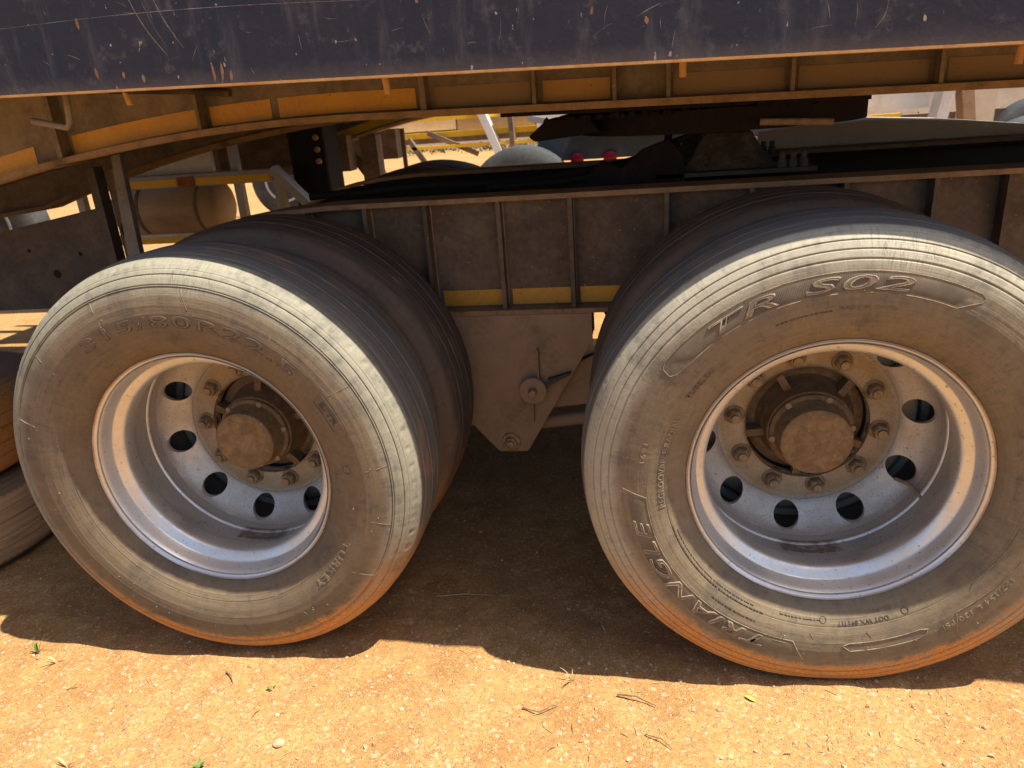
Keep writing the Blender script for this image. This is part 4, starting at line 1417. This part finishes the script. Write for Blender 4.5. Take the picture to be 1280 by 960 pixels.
MB().box(-.20, .28, 8.30, 8.36, .98, 1.16).build('side_panel', 'white_paint', b4)
for x in (-3.8, 3.0):
    cyl_wheel(b4, x, 8.7, .5, .5, .3)
MB().box(-4.6, 3.4, 8.9, 9.0, .85, 1.12).build('frame_beam', 'frame_paint', b4)

b5 = empty('white_truck', (0, 0, 0))
tag(b5, 'pale truck body with white struts and brown post, seen at right under the frame', 'truck')
MB().box(2.30, 3.12, 6.5, 6.6, .72, 1.6).build('side_panel', 'pale_panel', b5)
MB().box(3.14, 3.78, 6.62, 6.70, .96, 1.6).build('side_panel', 'white_paint', b5)
MB().bar((3.76, 6.45, .62), (3.90, 6.45, 1.45), .10, .22, up=(0, 1, 0)).build('strut', 'white_paint', b5)
MB().bar((3.94, 6.44, 1.45), (4.10, 6.44, .55), .10, .17, up=(0, 1, 0)).build('strut', 'hanger_dust', b5)
MB().box(4.05, 4.36, 6.62, 6.70, .62, 1.6).build('side_panel', 'plaster', b5)
MB().box(3.1, 3.5, 6.52, 6.56, .86, .93).build('side_rail', 'yellow_paint', b5)
MB().box(2.5, 6.2, 6.8, 6.95, .70, .90).build('frame_beam', 'frame_paint', b5)
for x in (2.6, 4.85):
    cyl_wheel(b5, x, 6.75, .5, .5, .3)

wallo = MB()
wallo.box(-45, 60, 24.0, 24.25, -.1, 2.1)
wo = wallo.build('perimeter_wall', 'plaster', None)
tag(wo, 'long cream plastered perimeter wall at the far end of the yard', 'wall')
MB().box(-45, 60, 23.94, 24.31, 2.1005, 2.18).build('coping', 'plaster', wo)
# scrub along the far side, one mass
mb = MB()
for k in range(420):
    x, y = random.uniform(-30, 30), random.uniform(21.5, 23.3)
    for j in range(14):
        c = Vector((x + random.gauss(0, .2), y + random.gauss(0, .15), random.uniform(.02, .22)))
        u = Vector((random.gauss(0, 1), random.gauss(0, 1), random.gauss(0, 1))).normalized() * .07
        w = Vector((random.gauss(0, 1), random.gauss(0, 1), random.gauss(0, 1))).normalized() * .035
        mb.bm.faces.new([mb.bm.verts.new(p) for p in (c - u, c + w, c + u, c - w)])
tag(mb.build('scrub', 'scrub_green', None), 'low green scrub in front of the far wall', 'scrub', kind='stuff')

# ------------------------------------------------------------------ stones, twigs, grass
def stone_verts(s, flat, rg):
    t = (1 + 5 ** .5) / 2
    v = np.array([(-1, t, 0), (1, t, 0), (-1, -t, 0), (1, -t, 0), (0, -1, t), (0, 1, t), (0, -1, -t), (0, 1, -t), (t, 0, -1), (t, 0, 1), (-t, 0, -1), (-t, 0, 1)]) / 1.9
    v = v * (1 + rg.normal(0, .16, (12, 1))) * np.array([1, rg.uniform(.6, 1), flat])
    q = rg.uniform(0, 6.28)
    M3 = np.array([[math.cos(q), -math.sin(q), 0], [math.sin(q), math.cos(q), 0], [0, 0, 1]])
    return (v @ M3.T) * s


IF = [(0, 11, 5), (0, 5, 1), (0, 1, 7), (0, 7, 10), (0, 10, 11), (1, 5, 9), (5, 11, 4), (11, 10, 2), (10, 7, 6), (7, 1, 8), (3, 9, 4), (3, 4, 2), (3, 2, 6), (3, 6, 8), (3, 8, 9), (4, 9, 5), (2, 4, 11), (6, 2, 10), (8, 6, 7), (9, 8, 1)]
VV, FF = [], []
n0 = 0
for k in range(11000):
    x, y = rng.uniform(-.95, 2.2), rng.uniform(-.72, .02) if k % 5 else rng.uniform(0, .75)
    s = min(.006, .0010 * (1 - rng.random()) ** -.42)
    z = float(ground_h(x, y))
    v = stone_verts(s, rng.uniform(.45, .85), rng) + np.array([x, y, z + s * .12])
    VV.append(v)
    FF += [(a + n0, b + n0, c + n0) for a, b, c in IF]
    n0 += 12
o = link('gravel', pyd('gravel', np.concatenate(VV), FF), 'stone')
tag(o, 'fine loose gravel scattered over the orange dirt', 'gravel', kind='stuff')

for x, y, s, fl, lab in ((.22, -.30, .017, .35, 'flat grey stone in the sunlit dirt below the left wheel, near the bottom edge'),
                         (-.22, -.42, .014, .40, 'small buff stone in the sunlit dirt at the bottom left corner'),
                         (1.17, -.12, .013, .5, 'pale pebble in sunlit dirt in front of the right tyre'),
                         (1.02, .34, .018, .35, 'flat stone in the shade between the two wheels'),
                         (1.52, -.40, .012, .6, 'white pebble in the sunlit dirt at the bottom edge, right of centre'),
                         (-.13, .10, .016, .4, 'flat dark stone in the shade left of the left tyre')):
    me = pyd('stone', stone_verts(s, fl, rng), IF)
    o = link('stone', me, 'stone')
    o.location = (x, y, float(ground_h(x, y)) + s * fl * .25)
    md = o.modifiers.new('round', 'SUBSURF')
    md.levels = md.render_levels = 2
    tag(o, lab, 'stone', 'larger stones on the dirt')


mb = MB()
for k in range(420):
    x, y = random.uniform(-.95, 2.1), random.uniform(-.6, .7)
    a, L_ = random.uniform(0, 6.28), random.uniform(.006, .028)
    x2, y2 = x + L_ * math.cos(a), y + L_ * math.sin(a)
    mb.tube([(x, y, float(ground_h(x, y)) + .001), ((x + x2) / 2, (y + y2) / 2, float(ground_h((x + x2) / 2, (y + y2) / 2)) + .003), (x2, y2, float(ground_h(x2, y2)) + .0012)], random.uniform(.0003, .0008), 4)
tag(mb.build('dry_litter', 'straw', None), 'short bits of dry straw scattered over the dirt', 'litter', kind='stuff')
mb = MB()
for k in range(110):
    x, y = random.uniform(-.95, 2.1), random.uniform(-.6, .7)
    a, L_ = random.uniform(0, 6.28), random.uniform(.008, .03)
    x2, y2 = x + L_ * math.cos(a), y + L_ * math.sin(a)
    mb.tube([(x, y, float(ground_h(x, y)) + .001), ((x + x2) / 2 + random.gauss(0, .002), (y + y2) / 2, float(ground_h((x + x2) / 2, (y + y2) / 2)) + .004), (x2, y2, float(ground_h(x2, y2)) + .0012)], random.uniform(.0004, .0010), 4)
tag(mb.build('twig_litter', 'twig_wood', None), 'tiny dark twig fragments scattered over the dirt', 'litter', kind='stuff')


def twig(pts, r, lab, mat='twig_wood', name='twig'):
    P = [(x, y, float(ground_h(x, y)) + dz) for x, y, dz in pts]
    o = MB().tube(P, r, 6, taper=[1 - .5 * i / max(1, len(P) - 1) for i in range(len(P))]).build(name, mat, None, SM)
    tag(o, lab, 'twig', 'twigs and stalks on the dirt')


twig([(.945, -.095, .006), (.985, -.107, .012), (1.03, -.122, .005)], .0022, 'straight brown twig on sunlit dirt between the tyres')
twig([(.735, -.155, .004), (.775, -.165, .008), (.800, -.150, .012), (.815, -.140, .006)], .0016, 'short crooked twig on sunlit dirt, bottom centre')
twig([(-.015, -.10, .004), (.010, -.118, .010), (.022, -.135, .004)], .0020, 'short dark twig on sunlit dirt below the left tyre')
twig([(.44, .23, .004), (.52, .24, .008), (.60, .235, .004)], .0016, 'pale dry stalk lying in the shade right of the left tyre', 'straw')
twig([(1.005, -.20, .004), (1.04, -.215, .009), (1.06, -.235, .004)], .0014, 'thin dark twig on the sunlit dirt, left of the bottom right', 'twig_wood')


def leafy(name, x, y, blades, label, cat, mat, spread=.02, h=.05, wid=.003):
    z = float(ground_h(x, y))
    root = empty(name, (x, y, z))
    tag(root, label, cat)
    for k in range(blades):
        mb = MB()
        a = random.uniform(0, 6.28)
        L_ = h * random.uniform(.5, 1.1)
        lean = spread * random.uniform(.4, 1.3)
        pl, pr = [], []
        for j in range(5):
            t = j / 4
            c = Vector((math.cos(a) * lean * t * t + .003 * math.cos(a), math.sin(a) * lean * t * t + .003 * math.sin(a), L_ * t * (1 - .25 * t)))
            s = Vector((-math.sin(a), math.cos(a), 0)) * wid * (math.sin(math.pi * min(1, t * .85 + .12)) * .6 + .12)
            pl.append(mb.bm.verts.new(c - s))
            pr.append(mb.bm.verts.new(c + s))
        for j in range(4):
            mb.bm.faces.new((pl[j], pr[j], pr[j + 1], pl[j + 1]))
        mb.build('blade', mat, root, 1.0)


leafy('grass_tuft', -.563, -.075, 7, 'small dry green grass tuft on sunlit dirt at far left', 'grass', 'leaf_green', .018, .055, .0028)
leafy('grass_tuft', -.49, -.10, 6, 'withered straw tuft beside the green grass tuft at left', 'grass', 'straw', .03, .03, .0022)
leafy('grass_tuft', .838, -.055, 6, 'thin straw tuft at the shadow edge between the tyres', 'grass', 'straw', .025, .045, .0018)
leafy('weed', .075, -.375, 9, 'tiny green weed on sunlit dirt at the bottom edge, left of centre', 'weed', 'leaf_green', .016, .022, .0060)
leafy('weed', .125, -.14, 5, 'tiny green seedling on sunlit dirt below the left tyre', 'weed', 'leaf_green', .010, .016, .0045)
leafy('grass_tuft', -.22, -.40, 5, 'few dry grass blades at the bottom edge near the left corner', 'grass', 'straw', .02, .035, .002)

# yellow fallen leaf
mb = MB()
pts = [(0, -.0), (.010, .006), (.022, .009), (.034, .006), (.042, 0), (.034, -.006), (.022, -.008), (.010, -.006)]
cz = [mb.bm.verts.new((p[0], p[1], .004 + .003 * math.sin(p[0] * 90))) for p in pts]
c0 = mb.bm.verts.new((.021, 0, .0015))
for k in range(8):
    mb.bm.faces.new((cz[k], cz[(k + 1) % 8], c0))
lf = mb.build('fallen_leaf', 'leaf_yellow', None, 1.0)
lf.location = (1.225, -.075, float(ground_h(1.225, -.075)) + .002)
lf.rotation_euler = (0, 0, -.6)
lf.scale = (.65, .65, .65)
tag(lf, 'yellow fallen leaf on sunlit dirt just in front of the right tyre', 'leaf')

bpy.context.view_layer.update()
